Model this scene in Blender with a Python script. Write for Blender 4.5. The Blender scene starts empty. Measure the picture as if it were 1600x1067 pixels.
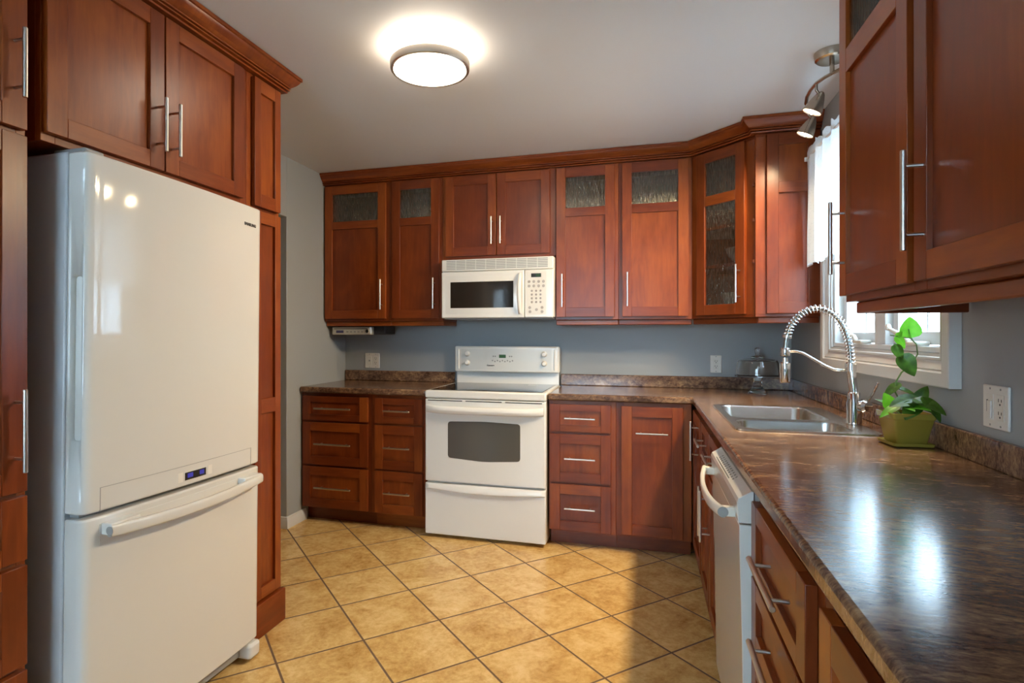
import bpy, bmesh, math, random
from mathutils import Vector, Matrix
random.seed(7)
S = bpy.context.scene
COL = S.collection
PI = math.pi

# ------------------------------------------------------------------ camera
F, CX, CY, YAW = 902.65, 748.19, 523.19, 0.2804
cam = bpy.data.cameras.new('camera')
cam.sensor_fit = 'HORIZONTAL'; cam.sensor_width = 36.0
cam.lens = 36.0 * F / 1600.0
cam.shift_x = (800.0 - CX) / 1600.0
cam.shift_y = (CY - 533.5) / 1600.0
cam.clip_start = 0.02
camo = bpy.data.objects.new('camera', cam); COL.objects.link(camo)
camo.location = (-0.8871, -4.0498, 1.2627)
camo.rotation_euler = (PI/2, 0, YAW)
S.camera = camo

# ------------------------------------------------------------------ world, colour
w = bpy.data.worlds.new('world'); S.world = w; w.use_nodes = True
bg = w.node_tree.nodes['Background']
bg.inputs['Color'].default_value = (0.62, 0.82, 1.0, 1); bg.inputs['Strength'].default_value = 16.0
S.view_settings.view_transform = 'Standard'
try: S.view_settings.look = 'None'
except Exception: pass
S.view_settings.exposure = 0.40
S.view_settings.gamma = 1.0
S.view_settings.use_curve_mapping = False
CEIL_LAMP = 12.5      # emission strength of the ceiling lamp's glass
SPOT_W = 44.0         # watts of each lamp of the spotlight track
WARM = (1.0, 0.86, 0.68)

# ------------------------------------------------------------------ node helpers
def mat_new(name):
    m = bpy.data.materials.new(name); m.use_nodes = True
    nt = m.node_tree
    return m, nt, nt.nodes['Principled BSDF']
def N(nt, typ, **kw):
    n = nt.nodes.new(typ)
    for k, v in kw.items():
        if k in n.inputs: n.inputs[k].default_value = v
        else: setattr(n, k, v)
    return n
def ramp(nt, stops, fac=None):
    r = nt.nodes.new('ShaderNodeValToRGB'); e = r.color_ramp.elements
    while len(e) < len(stops): e.new(0.5)
    for q, (p, c) in zip(e, stops):
        q.position = p; q.color = (*c, 1) if len(c) == 3 else c
    if fac is not None: nt.links.new(fac, r.inputs['Fac'])
    return r
def plain(name, col, rough=0.5, metal=0.0, spec=0.5, coat=0.0):
    m, nt, b = mat_new(name)
    b.inputs['Base Color'].default_value = (*col, 1); b.inputs['Roughness'].default_value = rough
    b.inputs['Metallic'].default_value = metal; b.inputs['Specular IOR Level'].default_value = spec
    b.inputs['Coat Weight'].default_value = coat
    return m
def bump(nt, b, h, strength=0.2, dist=0.002):
    bp = N(nt, 'ShaderNodeBump', Strength=strength, Distance=dist)
    nt.links.new(h, bp.inputs['Height']); nt.links.new(bp.outputs['Normal'], b.inputs['Normal'])
def mathn(nt, op, a, bval=None):
    n = nt.nodes.new('ShaderNodeMath'); n.operation = op
    for i, q in enumerate((a, bval)):
        if q is None: continue
        if isinstance(q, (int, float)): n.inputs[i].default_value = q
        else: nt.links.new(q, n.inputs[i])
    return n.outputs[0]
def mixc(nt, f, a, b, mode='MIX'):
    n = nt.nodes.new('ShaderNodeMix'); n.data_type = 'RGBA'; n.blend_type = mode
    for s, q in (('Factor', f), ('A', a), ('B', b)):
        sock = [i for i in n.inputs if i.name == s and (i.type == ('VALUE' if s == 'Factor' else 'RGBA'))][0]
        if isinstance(q, (int, float)): sock.default_value = q
        elif isinstance(q, tuple): sock.default_value = (*q, 1)
        else: nt.links.new(q, sock)
    return [o for o in n.outputs if o.type == 'RGBA'][0]

def make_wood():
    m, nt, b = mat_new('cherry_stained_maple'); L = nt.links
    uv = N(nt, 'ShaderNodeUVMap'); uv.uv_map = 'UVMap'
    mp = N(nt, 'ShaderNodeMapping'); mp.inputs['Scale'].default_value = (1, 0.10, 1)
    L.new(uv.outputs[0], mp.inputs['Vector'])
    fine = N(nt, 'ShaderNodeTexNoise', Scale=55.0, Detail=5.0, Roughness=0.6, Distortion=0.4)
    L.new(mp.outputs[0], fine.inputs['Vector'])
    mp2 = N(nt, 'ShaderNodeMapping'); mp2.inputs['Scale'].default_value = (1, 0.4, 1)
    L.new(uv.outputs[0], mp2.inputs['Vector'])
    blot = N(nt, 'ShaderNodeTexNoise', Scale=7.0, Detail=3.0, Roughness=0.55, Distortion=0.6)
    L.new(mp2.outputs[0], blot.inputs['Vector'])
    sep = N(nt, 'ShaderNodeSeparateXYZ'); L.new(uv.outputs[0], sep.inputs[0])
    wn = N(nt, 'ShaderNodeTexWhiteNoise', noise_dimensions='1D')
    L.new(mathn(nt, 'FLOOR', mathn(nt, 'DIVIDE', sep.outputs[0], 10.0)), wn.inputs['W'])
    wn2 = N(nt, 'ShaderNodeTexWhiteNoise', noise_dimensions='1D')
    L.new(mathn(nt, 'FLOOR', mathn(nt, 'MULTIPLY', sep.outputs[0], 7.5)), wn2.inputs['W'])
    v = mathn(nt, 'ADD', mathn(nt, 'MULTIPLY', fine.outputs[0], 0.30), mathn(nt, 'MULTIPLY', blot.outputs[0], 0.50))
    v = mathn(nt, 'ADD', v, mathn(nt, 'MULTIPLY', mathn(nt, 'SUBTRACT', wn.outputs[0], 0.25), 0.22))
    v = mathn(nt, 'ADD', v, mathn(nt, 'MULTIPLY', wn2.outputs[0], 0.08))
    r = ramp(nt, [(0.22, (0.088, 0.014, 0.0030)), (0.50, (0.195, 0.037, 0.0060)), (0.80, (0.36, 0.092, 0.0130))], v)
    L.new(r.outputs[0], b.inputs['Base Color'])
    rr = N(nt, 'ShaderNodeMapRange'); rr.inputs['To Min'].default_value = 0.25; rr.inputs['To Max'].default_value = 0.37
    L.new(fine.outputs[0], rr.inputs['Value']); L.new(rr.outputs[0], b.inputs['Roughness'])
    b.inputs['Specular IOR Level'].default_value = 0.40
    bump(nt, b, fine.outputs[0], 0.05, 0.001)
    return m

def make_counter():
    m, nt, b = mat_new('brown_laminate'); L = nt.links
    tc = N(nt, 'ShaderNodeTexCoord')
    mp = N(nt, 'ShaderNodeMapping'); mp.inputs['Scale'].default_value = (0.75, 1.9, 1.0)
    L.new(tc.outputs['Object'], mp.inputs['Vector'])
    a = N(nt, 'ShaderNodeTexNoise', Scale=9.0, Detail=9.0, Roughness=0.68, Distortion=0.7); L.new(mp.outputs[0], a.inputs['Vector'])
    c = N(nt, 'ShaderNodeTexNoise', Scale=60.0, Detail=6.0, Roughness=0.7, Distortion=0.5); L.new(mp.outputs[0], c.inputs['Vector'])
    d = N(nt, 'ShaderNodeTexVoronoi', Scale=260.0); L.new(mp.outputs[0], d.inputs['Vector'])
    v = mathn(nt, 'ADD', mathn(nt, 'MULTIPLY', a.outputs[0], 0.5), mathn(nt, 'MULTIPLY', c.outputs[0], 0.5))
    r = ramp(nt, [(0.37, (0.040, 0.019, 0.014)), (0.45, (0.100, 0.052, 0.033)), (0.51, (0.175, 0.098, 0.060)), (0.57, (0.27, 0.158, 0.082)), (0.65, (0.38, 0.25, 0.14))], v)
    L.new(r.outputs[0], b.inputs['Base Color'])
    b.inputs['Roughness'].default_value = 0.15
    s = mathn(nt, 'ADD', c.outputs[0], mathn(nt, 'MULTIPLY', d.outputs['Distance'], 0.5))
    bump(nt, b, s, 0.13, 0.0008)
    return m

def make_tile(ts, ta, tx, ty):
    m, nt, b = mat_new('beige_ceramic_tile'); L = nt.links
    tc = N(nt, 'ShaderNodeTexCoord')
    mp = N(nt, 'ShaderNodeMapping'); mp.vector_type = 'TEXTURE'
    mp.inputs['Location'].default_value = (tx, ty, 0); mp.inputs['Rotation'].default_value = (0, 0, ta)
    mp.inputs['Scale'].default_value = (ts, ts, ts)
    L.new(tc.outputs['Object'], mp.inputs['Vector'])
    sep = N(nt, 'ShaderNodeSeparateXYZ'); L.new(mp.outputs[0], sep.inputs[0])
    def edge(o):
        f = mathn(nt, 'FRACT', o)
        return mathn(nt, 'MINIMUM', f, mathn(nt, 'SUBTRACT', 1.0, f))
    e = mathn(nt, 'MINIMUM', edge(sep.outputs[0]), edge(sep.outputs[1]))
    g = N(nt, 'ShaderNodeMapRange'); g.interpolation_type = 'SMOOTHSTEP'
    g.inputs['From Min'].default_value = 0.009; g.inputs['From Max'].default_value = 0.017
    L.new(e, g.inputs['Value'])
    fl = N(nt, 'ShaderNodeVectorMath', operation='FLOOR'); L.new(mp.outputs[0], fl.inputs[0])
    wn = N(nt, 'ShaderNodeTexWhiteNoise', noise_dimensions='3D'); L.new(fl.outputs[0], wn.inputs['Vector'])
    off = N(nt, 'ShaderNodeVectorMath', operation='SCALE'); L.new(wn.outputs['Color'], off.inputs[0]); off.inputs['Scale'].default_value = 30.0
    ad = N(nt, 'ShaderNodeVectorMath', operation='ADD'); L.new(mp.outputs[0], ad.inputs[0]); L.new(off.outputs[0], ad.inputs[1])
    n1 = N(nt, 'ShaderNodeTexNoise', Scale=2.2, Detail=7.0, Roughness=0.7, Distortion=0.5); L.new(ad.outputs[0], n1.inputs['Vector'])
    n2 = N(nt, 'ShaderNodeTexNoise', Scale=14.0, Detail=4.0, Roughness=0.7); L.new(ad.outputs[0], n2.inputs['Vector'])
    v = mathn(nt, 'ADD', mathn(nt, 'MULTIPLY', n1.outputs[0], 0.65), mathn(nt, 'MULTIPLY', n2.outputs[0], 0.35))
    v = mathn(nt, 'ADD', v, mathn(nt, 'MULTIPLY', mathn(nt, 'SUBTRACT', wn.outputs['Value'], 0.5), 0.05))
    r = ramp(nt, [(0.34, (0.44, 0.24, 0.070)), (0.46, (0.62, 0.385, 0.135)), (0.56, (0.74, 0.50, 0.205)), (0.68, (0.82, 0.60, 0.29))], v)
    L.new(mixc(nt, g.outputs[0], (0.16, 0.095, 0.05), r.outputs[0]), b.inputs['Base Color'])
    rr = N(nt, 'ShaderNodeMapRange'); rr.inputs['To Min'].default_value = 0.8; rr.inputs['To Max'].default_value = 0.24
    L.new(g.outputs[0], rr.inputs['Value']); L.new(rr.outputs[0], b.inputs['Roughness'])
    h = mathn(nt, 'ADD', g.outputs[0], mathn(nt, 'MULTIPLY', n1.outputs[0], 0.25))
    bump(nt, b, h, 0.5, 0.002)
    return m

def make_paint(name, col, rough=0.55, s=180.0):
    m, nt, b = mat_new(name); L = nt.links
    tc = N(nt, 'ShaderNodeTexCoord')
    n = N(nt, 'ShaderNodeTexNoise', Scale=s, Detail=2.0); L.new(tc.outputs['Object'], n.inputs['Vector'])
    b.inputs['Base Color'].default_value = (*col, 1); b.inputs['Roughness'].default_value = rough
    bump(nt, b, n.outputs[0], 0.08, 0.001)
    return m

def make_rain_glass():
    # thin rippled pane: lets the light through, vertical rain streaks, a little gloss
    m, nt, b = mat_new('rain_glass'); L = nt.links
    tc = N(nt, 'ShaderNodeTexCoord')
    mp = N(nt, 'ShaderNodeMapping'); mp.inputs['Scale'].default_value = (1, 1, 0.10)
    L.new(tc.outputs['Object'], mp.inputs['Vector'])
    n = N(nt, 'ShaderNodeTexNoise', Scale=210.0, Detail=1.0, Roughness=0.5, Distortion=0.2); L.new(mp.outputs[0], n.inputs['Vector'])
    r = ramp(nt, [(0.36, (0.50, 0.50, 0.45)), (0.50, (0.72, 0.72, 0.66)), (0.64, (0.96, 0.96, 0.90))], n.outputs[0])
    bp = N(nt, 'ShaderNodeBump', Strength=1.0, Distance=0.004); L.new(n.outputs[0], bp.inputs['Height'])
    t = N(nt, 'ShaderNodeBsdfTransparent'); L.new(r.outputs[0], t.inputs['Color'])
    g = N(nt, 'ShaderNodeBsdfGlossy', Roughness=0.12); g.inputs['Color'].default_value = (0.9, 0.88, 0.8, 1); L.new(bp.outputs[0], g.inputs['Normal'])
    d = N(nt, 'ShaderNodeBsdfTranslucent'); d.inputs['Color'].default_value = (0.6, 0.58, 0.5, 1); L.new(bp.outputs[0], d.inputs['Normal'])
    m1 = N(nt, 'ShaderNodeMixShader'); m1.inputs[0].default_value = 0.06; L.new(t.outputs[0], m1.inputs[1]); L.new(d.outputs[0], m1.inputs[2])
    m2 = N(nt, 'ShaderNodeMixShader'); m2.inputs[0].default_value = 0.10; L.new(m1.outputs[0], m2.inputs[1]); L.new(g.outputs[0], m2.inputs[2])
    L.new(m2.outputs[0], nt.nodes['Material Output'].inputs['Surface'])
    return m

def make_lace():
    m, nt, b = mat_new('white_lace'); L = nt.links
    tc = N(nt, 'ShaderNodeTexCoord')
    vo = N(nt, 'ShaderNodeTexVoronoi', Scale=95.0); L.new(tc.outputs['Object'], vo.inputs['Vector'])
    n = N(nt, 'ShaderNodeTexNoise', Scale=60.0, Detail=3.0); L.new(tc.outputs['Object'], n.inputs['Vector'])
    r = ramp(nt, [(0.12, (0.62, 0.63, 0.64)), (0.30, (0.86, 0.86, 0.85))], vo.outputs['Distance'])
    L.new(r.outputs[0], b.inputs['Base Color'])
    b.inputs['Roughness'].default_value = 0.85
    bump(nt, b, n.outputs[0], 0.4, 0.003)
    tr = N(nt, 'ShaderNodeBsdfTranslucent'); tr.inputs['Color'].default_value = (0.85, 0.85, 0.84, 1)
    mx = N(nt, 'ShaderNodeMixShader'); mx.inputs[0].default_value = 0.5
    L.new(b.outputs[0], mx.inputs[1]); L.new(tr.outputs[0], mx.inputs[2])
    L.new(mx.outputs[0], nt.nodes['Material Output'].inputs['Surface'])
    return m

def make_leaf(name, c1, c2):
    m, nt, b = mat_new(name); L = nt.links
    tc = N(nt, 'ShaderNodeTexCoord')
    n = N(nt, 'ShaderNodeTexNoise', Scale=45.0, Detail=3.0); L.new(tc.outputs['Object'], n.inputs['Vector'])
    r = ramp(nt, [(0.35, c1), (0.65, c2)], n.outputs[0]); L.new(r.outputs[0], b.inputs['Base Color'])
    b.inputs['Roughness'].default_value = 0.35
    tr = N(nt, 'ShaderNodeBsdfTranslucent'); L.new(r.outputs[0], tr.inputs['Color'])
    mx = N(nt, 'ShaderNodeMixShader'); mx.inputs[0].default_value = 0.45
    L.new(b.outputs[0], mx.inputs[1]); L.new(tr.outputs[0], mx.inputs[2])
    L.new(mx.outputs[0], nt.nodes['Material Output'].inputs['Surface'])
    return m

def make_emit(name, col, strength, base=(0.8, 0.8, 0.78)):
    m, nt, b = mat_new(name)
    b.inputs['Base Color'].default_value = (*base, 1)
    b.inputs['Emission Color'].default_value = (*col, 1); b.inputs['Emission Strength'].default_value = strength
    return m

def make_brushed(name, col, rough, sc=(1, 1, 1)):
    m, nt, b = mat_new(name); L = nt.links
    tc = N(nt, 'ShaderNodeTexCoord')
    mp = N(nt, 'ShaderNodeMapping'); mp.inputs['Scale'].default_value = sc
    L.new(tc.outputs['Object'], mp.inputs['Vector'])
    n = N(nt, 'ShaderNodeTexNoise', Scale=160.0, Detail=3.0); L.new(mp.outputs[0], n.inputs['Vector'])
    rr = N(nt, 'ShaderNodeMapRange'); rr.inputs['To Min'].default_value = rough*0.75; rr.inputs['To Max'].default_value = rough*1.3
    L.new(n.outputs[0], rr.inputs['Value']); L.new(rr.outputs[0], b.inputs['Roughness'])
    b.inputs['Base Color'].default_value = (*col, 1); b.inputs['Metallic'].default_value = 1.0
    return m

def make_glass(name, col=(1, 1, 1), rough=0.0):
    m, nt, b = mat_new(name)
    b.inputs['Base Color'].default_value = (*col, 1); b.inputs['Roughness'].default_value = rough
    b.inputs['Transmission Weight'].default_value = 1.0; b.inputs['IOR'].default_value = 1.45
    return m
def make_pane():
    # thin window pane: mostly clear, a little mirror
    m, nt, b = mat_new('window_pane'); L = nt.links
    t = N(nt, 'ShaderNodeBsdfTransparent'); t.inputs['Color'].default_value = (0.94, 0.97, 0.98, 1)
    g = N(nt, 'ShaderNodeBsdfGlossy'); g.inputs['Roughness'].default_value = 0.02
    mx = N(nt, 'ShaderNodeMixShader'); mx.inputs[0].default_value = 0.06
    L.new(t.outputs[0], mx.inputs[1]); L.new(g.outputs[0], mx.inputs[2])
    L.new(mx.outputs[0], nt.nodes['Material Output'].inputs['Surface'])
    return m

WOOD = make_wood()
COUNTER = make_counter()
TILE = make_tile(0.3458, 0.7927, -2.9889, -1.4035)
WALL = make_paint('grey_blue_paint', (0.335, 0.352, 0.355))
CEIL = make_paint('ceiling_paint', (0.70, 0.69, 0.68), 0.6, 90.0)
TRIM = plain('white_trim', (0.62, 0.605, 0.58), 0.35)
VINYL = plain('white_vinyl', (0.74, 0.74, 0.72), 0.35)
ENAMEL = plain('white_enamel', (0.67, 0.655, 0.615), 0.05)
ENAMEL_R = plain('range_enamel', (0.80, 0.78, 0.73), 0.18)
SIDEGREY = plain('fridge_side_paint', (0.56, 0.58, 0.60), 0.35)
PLASTIC = plain('white_plastic', (0.72, 0.69, 0.62), 0.35)
PLATE = plain('outlet_plastic', (0.74, 0.71, 0.65), 0.4)
DARK = plain('dark_slot', (0.012, 0.012, 0.012), 0.5)
GREYP = plain('grey_plastic', (0.30, 0.30, 0.29), 0.45)
LETTER = plain('grey_lettering', (0.16, 0.15, 0.14), 0.5)
LETTERK = plain('dark_lettering', (0.04, 0.04, 0.04), 0.5)
BLACKG = plain('black_ceramic_glass', (0.012, 0.012, 0.014), 0.05)
OVENG = plain('oven_glass', (0.10, 0.095, 0.085), 0.06)
MWG = plain('microwave_glass', (0.022, 0.019, 0.016), 0.05)
STEEL = plain('brushed_nickel', (0.62, 0.58, 0.53), 0.30, metal=1.0)
BRONZE = plain('satin_nickel', (0.46, 0.40, 0.33), 0.25, metal=1.0)
SINKM = plain('stainless_steel', (0.60, 0.58, 0.55), 0.24, metal=1.0)
CHROME = plain('chrome', (0.80, 0.80, 0.80), 0.06, metal=1.0)
POST = plain('dark_nickel', (0.22, 0.19, 0.17), 0.3, metal=1.0)
RAIN = make_rain_glass()
GLASS = make_glass('clear_glass', (0.93, 0.95, 0.94))
PANE = make_pane()
LACE = make_lace()
POT = plain('green_glaze', (0.27, 0.215, 0.035), 0.22)
SOIL = plain('soil', (0.03, 0.02, 0.012), 0.9)
LEAF = make_leaf('green_leaf', (0.035, 0.10, 0.012), (0.075, 0.19, 0.025))
LEAFB = make_leaf('bright_leaf', (0.11, 0.42, 0.02), (0.16, 0.52, 0.03))
STEM = plain('plant_stem', (0.10, 0.20, 0.04), 0.5)
DISPG = make_emit('green_display', (0.12, 0.6, 0.08), 0.06, (0.01, 0.02, 0.01))
DISPB = make_emit('blue_display', (0.08, 0.08, 0.8), 0.30, (0.01, 0.01, 0.03))
DIFF = make_emit('lamp_glass', WARM, CEIL_LAMP)
BULB = make_emit('spot_bulb', (1.0, 0.84, 0.60), 14.0)
SNOW = plain('pale_ground', (0.75, 0.78, 0.80), 0.8)
SIDING = plain('pale_siding', (0.60, 0.66, 0.72), 0.7)
FACE = plain('panel_face', (0.66, 0.66, 0.63), 0.3)
CHINA = plain('white_china', (0.75, 0.74, 0.70), 0.15)

# ------------------------------------------------------------------ mesh builder
class MB:
    def __init__(s):
        s.bm = bmesh.new(); s.uv = s.bm.loops.layers.uv.new('UVMap')
    def _uv(s, faces, grain):
        k = random.randint(0, 900)*10 + 5; ov = random.random()*40
        g = 'xyz'.index(grain)
        for f in faces:
            n = f.normal; a = max(range(3), key=lambda i: abs(n[i]))
            oth = [i for i in range(3) if i != a]
            if g in oth: vi = g; ui = [i for i in oth if i != g][0]
            else: ui, vi = oth
            for l in f.loops: l[s.uv].uv = (k + l.vert.co[ui], ov + l.vert.co[vi])
    def box(s, x0, x1, y0, y1, z0, z1, grain='z'):
        if x0 > x1: x0, x1 = x1, x0
        if y0 > y1: y0, y1 = y1, y0
        if z0 > z1: z0, z1 = z1, z0
        v = [s.bm.verts.new(p) for p in ((x0,y0,z0),(x1,y0,z0),(x1,y1,z0),(x0,y1,z0),(x0,y0,z1),(x1,y0,z1),(x1,y1,z1),(x0,y1,z1))]
        fs = [s.bm.faces.new([v[i] for i in q]) for q in ((0,3,2,1),(4,5,6,7),(0,1,5,4),(1,2,6,5),(2,3,7,6),(3,0,4,7))]
        for f in fs: f.normal_update()
        s._uv(fs, grain); return s
    def prism(s, poly, a, b, axis='z', grain='z'):
        """extrude a 2D polygon along axis from a to b. axis z: (x,y); axis x: (y,z); axis y: (x,z)"""
        def P(p, t):
            return {'z': (p[0], p[1], t), 'x': (t, p[0], p[1]), 'y': (p[0], t, p[1])}[axis]
        A = [s.bm.verts.new(P(p, a)) for p in poly]; B = [s.bm.verts.new(P(p, b)) for p in poly]
        fs = [s.bm.faces.new(A), s.bm.faces.new(B)]
        n = len(poly)
        for i in range(n): fs.append(s.bm.faces.new([A[i], A[(i+1) % n], B[(i+1) % n], B[i]]))
        bmesh.ops.recalc_face_normals(s.bm, faces=fs)
        for f in fs: f.normal_update()
        s._uv(fs, grain); return s
    def tube(s, pts, r, seg=12, caps=True):
        pts = [Vector(p) for p in pts]; n = len(pts)
        rr = r if isinstance(r, (list, tuple)) else [r]*n
        rings = []; prev = None
        for i, p in enumerate(pts):
            t = (pts[min(i+1, n-1)] - pts[max(i-1, 0)]).normalized()
            if prev is None:
                u = t.orthogonal().normalized()
            else:
                u = (prev - t*prev.dot(t))
                u = u.normalized() if u.length > 1e-6 else t.orthogonal().normalized()
            prev = u; v = t.cross(u)
            rings.append([s.bm.verts.new(p + (u*math.cos(2*PI*k/seg) + v*math.sin(2*PI*k/seg))*rr[i]) for k in range(seg)])
        fs = []
        for i in range(n-1):
            for k in range(seg):
                fs.append(s.bm.faces.new([rings[i][k], rings[i][(k+1) % seg], rings[i+1][(k+1) % seg], rings[i+1][k]]))
        if caps:
            fs.append(s.bm.faces.new(rings[0][::-1])); fs.append(s.bm.faces.new(rings[-1]))
        bmesh.ops.recalc_face_normals(s.bm, faces=fs)
        for f in fs: f.normal_update()
        s._uv(fs, 'z'); return s
    def lathe(s, prof, c=(0, 0, 0), seg=32, M=None, closed=False):
        """prof: (radius, height) list about the z axis through c, or about M's z axis"""
        M = M or Matrix.Translation(Vector(c)); rings = []
        for r, z in prof:
            if r < 1e-5: rings.append([s.bm.verts.new(M @ Vector((0, 0, z)))])
            else: rings.append([s.bm.verts.new(M @ Vector((r*math.cos(2*PI*k/seg), r*math.sin(2*PI*k/seg), z))) for k in range(seg)])
        fs = []
        m = len(rings); rng = range(m if closed else m-1)
        for i in rng:
            A, B = rings[i], rings[(i+1) % m]
            for k in range(seg):
                k2 = (k+1) % seg
                q = []
                for vv in ((A[0] if len(A) == 1 else A[k]), (A[0] if len(A) == 1 else A[k2]), (B[0] if len(B) == 1 else B[k2]), (B[0] if len(B) == 1 else B[k])):
                    if vv not in q: q.append(vv)
                if len(q) >= 3: fs.append(s.bm.faces.new(q))
        bmesh.ops.recalc_face_normals(s.bm, faces=fs)
        return s
    def grid(s, fn, nu, nv, thick=None):
        vs = [[s.bm.verts.new(fn(i/nu, j/nv)) for j in range(nv+1)] for i in range(nu+1)]
        fs = [s.bm.faces.new([vs[i][j], vs[i+1][j], vs[i+1][j+1], vs[i][j+1]]) for i in range(nu) for j in range(nv)]
        bmesh.ops.recalc_face_normals(s.bm, faces=fs)
        for f in fs: f.normal_update()
        s._uv(fs, 'z')
        return s
    def sweep(s, path, prof, grain='x'):
        """sweep an (out, z) profile along a 2D path with mitred corners; out is to the right of travel"""
        P = [Vector(p) for p in path]; n = len(P); rings = []
        for i in range(n):
            d0 = (P[i] - P[i-1]).normalized() if i > 0 else None
            d1 = (P[i+1] - P[i]).normalized() if i < n-1 else None
            if d0 is None: d0 = d1
            if d1 is None: d1 = d0
            n0 = Vector((d0.y, -d0.x)); n1 = Vector((d1.y, -d1.x))
            m = (n0 + n1).normalized(); sc = 1.0/max(0.2, m.dot(n0))
            rings.append([s.bm.verts.new((P[i].x + m.x*sc*o, P[i].y + m.y*sc*o, z)) for o, z in prof])
        k = len(prof); fs = []
        for i in range(n-1):
            for j in range(k):
                fs.append(s.bm.faces.new([rings[i][j], rings[i][(j+1) % k], rings[i+1][(j+1) % k], rings[i+1][j]]))
        fs.append(s.bm.faces.new(rings[0])); fs.append(s.bm.faces.new(rings[-1][::-1]))
        bmesh.ops.recalc_face_normals(s.bm, faces=fs)
        for f in fs: f.normal_update()
        s._uv(fs, grain); return s
    def build(s, name, mat, parent=None, bevel=0.0, seg=2, world=False, sharp=35, solid=None):
        bm = s.bm
        bm.normal_update()
        lim = math.radians(sharp)
        for e in bm.edges:
            if len(e.link_faces) == 2 and e.calc_face_angle(0) > lim: e.smooth = False
        for f in bm.faces: f.smooth = True
        me = bpy.data.meshes.new(name); bm.to_mesh(me); bm.free()
        o = bpy.data.objects.new(name, me); COL.objects.link(o); me.materials.append(mat)
        if parent is not None:
            o.parent = parent
            if world: me.transform(wm(parent).inverted())
        else:
            c = [v.co for v in me.vertices]
            b = Vector(((min(q.x for q in c)+max(q.x for q in c))/2, (min(q.y for q in c)+max(q.y for q in c))/2, min(q.z for q in c)))
            me.transform(Matrix.Translation(-b)); o.location = b
        if bevel:
            bv = o.modifiers.new('bevel', 'BEVEL'); bv.width = bevel; bv.segments = seg; bv.limit_method = 'ANGLE'; bv.angle_limit = math.radians(40)
        if solid:
            sd = o.modifiers.new('solid', 'SOLIDIFY'); sd.thickness = solid; sd.offset = 0
        return o
def wm(o):
    return (wm(o.parent) if o.parent else Matrix()) @ o.matrix_basis
def tag(o, label, cat, group=None):
    o['label'] = label; o['category'] = cat
    if group: o['group'] = group
    return o
def thing(name, label, cat, loc=(0, 0, 0), rz=0.0, group=None):
    o = bpy.data.objects.new(name, None); COL.objects.link(o); o.empty_display_size = 0.05
    o.location = loc; o.rotation_euler = (0, 0, rz)
    return tag(o, label, cat, group)
def struct(o):
    o['kind'] = 'structure'; return o
def text_mesh(name, txt, size, mat, parent, M, depth=0.0006, bold=0.0):
    cu = bpy.data.curves.new(name, 'FONT'); cu.body = txt; cu.size = size; cu.extrude = depth; cu.offset = bold
    cu.align_x = 'CENTER'; cu.align_y = 'CENTER'
    t = bpy.data.objects.new(name + '_t', cu); COL.objects.link(t)
    dg = bpy.context.evaluated_depsgraph_get()
    me = bpy.data.meshes.new_from_object(t.evaluated_get(dg)); bpy.data.objects.remove(t); bpy.data.curves.remove(cu)
    me.name = name; me.transform(M); me.materials.clear(); me.materials.append(mat)
    o = bpy.data.objects.new(name, me); COL.objects.link(o); o.parent = parent
    return o
FRONT = Matrix.Rotation(PI/2, 4, 'X')      # text lying in the x-z plane, facing -y
def fillet(poly, r, n=5):
    out = []
    m = len(poly)
    for i in range(m):
        p0, p, p1 = Vector(poly[i-1]), Vector(poly[i]), Vector(poly[(i+1) % m])
        rr = r[i] if isinstance(r, (list, tuple)) else r
        if rr <= 0: out.append((p.x, p.y)); continue
        a = p + (p0-p).normalized()*rr; b = p + (p1-p).normalized()*rr
        for k in range(n+1):
            t = k/n
            q = a*(1-t)**2 + p*2*t*(1-t) + b*t*t
            out.append((q.x, q.y))
    return out

# ------------------------------------------------------------------ the room
H = 2.425
struct(MB().box(-4.4, 0.12, -6.6, 0.12, -0.06, 0.0).build('floor', TILE))
# the tile pattern is laid in world coordinates, so the floor keeps its origin there
_f = bpy.data.objects['floor']; _f.data.transform(Matrix.Translation(_f.location)); _f.location = (0, 0, 0)
struct(MB().box(-4.4, 0.12, -6.6, 0.12, H, H+0.08).build('ceiling', CEIL))
struct(MB().box(-4.4, 0.12, 0.0, 0.12, 0.0, H).build('wall_back', WALL))
WY0, WY1, WZ0, WZ1 = -1.945, -0.850, 1.205, 2.150     # window opening in the right wall
struct(MB().box(0, 0.14, -6.5, WY0, 0, H).box(0, 0.14, WY1, 0, 0, H).box(0, 0.14, WY0, WY1, 0, WZ0).box(0, 0.14, WY0, WY1, WZ1, H).build('wall_right', WALL))
XL = -3.136
struct(MB().box(XL-0.12, XL, -0.773, 0, 0, H).box(XL-0.12, XL, -1.78, -0.773, 2.033, H).box(XL-0.12, XL, -6.5, -1.78, 0, H).build('wall_left', WALL, bevel=0.004))
struct(MB().box(-4.4, -4.28, -6.5, 0, 0, H).build('wall_hall', WALL))
PX0, PX1, PZ0, PZ = -2.60, -1.10, 0.75, 2.10             # window opening behind the camera
struct(MB().box(-4.4, PX0, -6.62, -6.5, 0, H).box(PX1, 0.12, -6.62, -6.5, 0, H).box(PX0, PX1, -6.62, -6.5, PZ, H).box(PX0, PX1, -6.62, -6.5, 0, PZ0).build('wall_rear', WALL))

# baseboard of the short wall at the doorway
bp = [(0, 0), (0.016, 0), (0.016, 0.050), (0.011, 0.060), (0.009, 0.072), (0, 0.075)]
struct(MB().sweep([(XL-0.12, -0.773), (XL, -0.773), (XL, -0.56)], bp).build('baseboard_left', TRIM))

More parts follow.
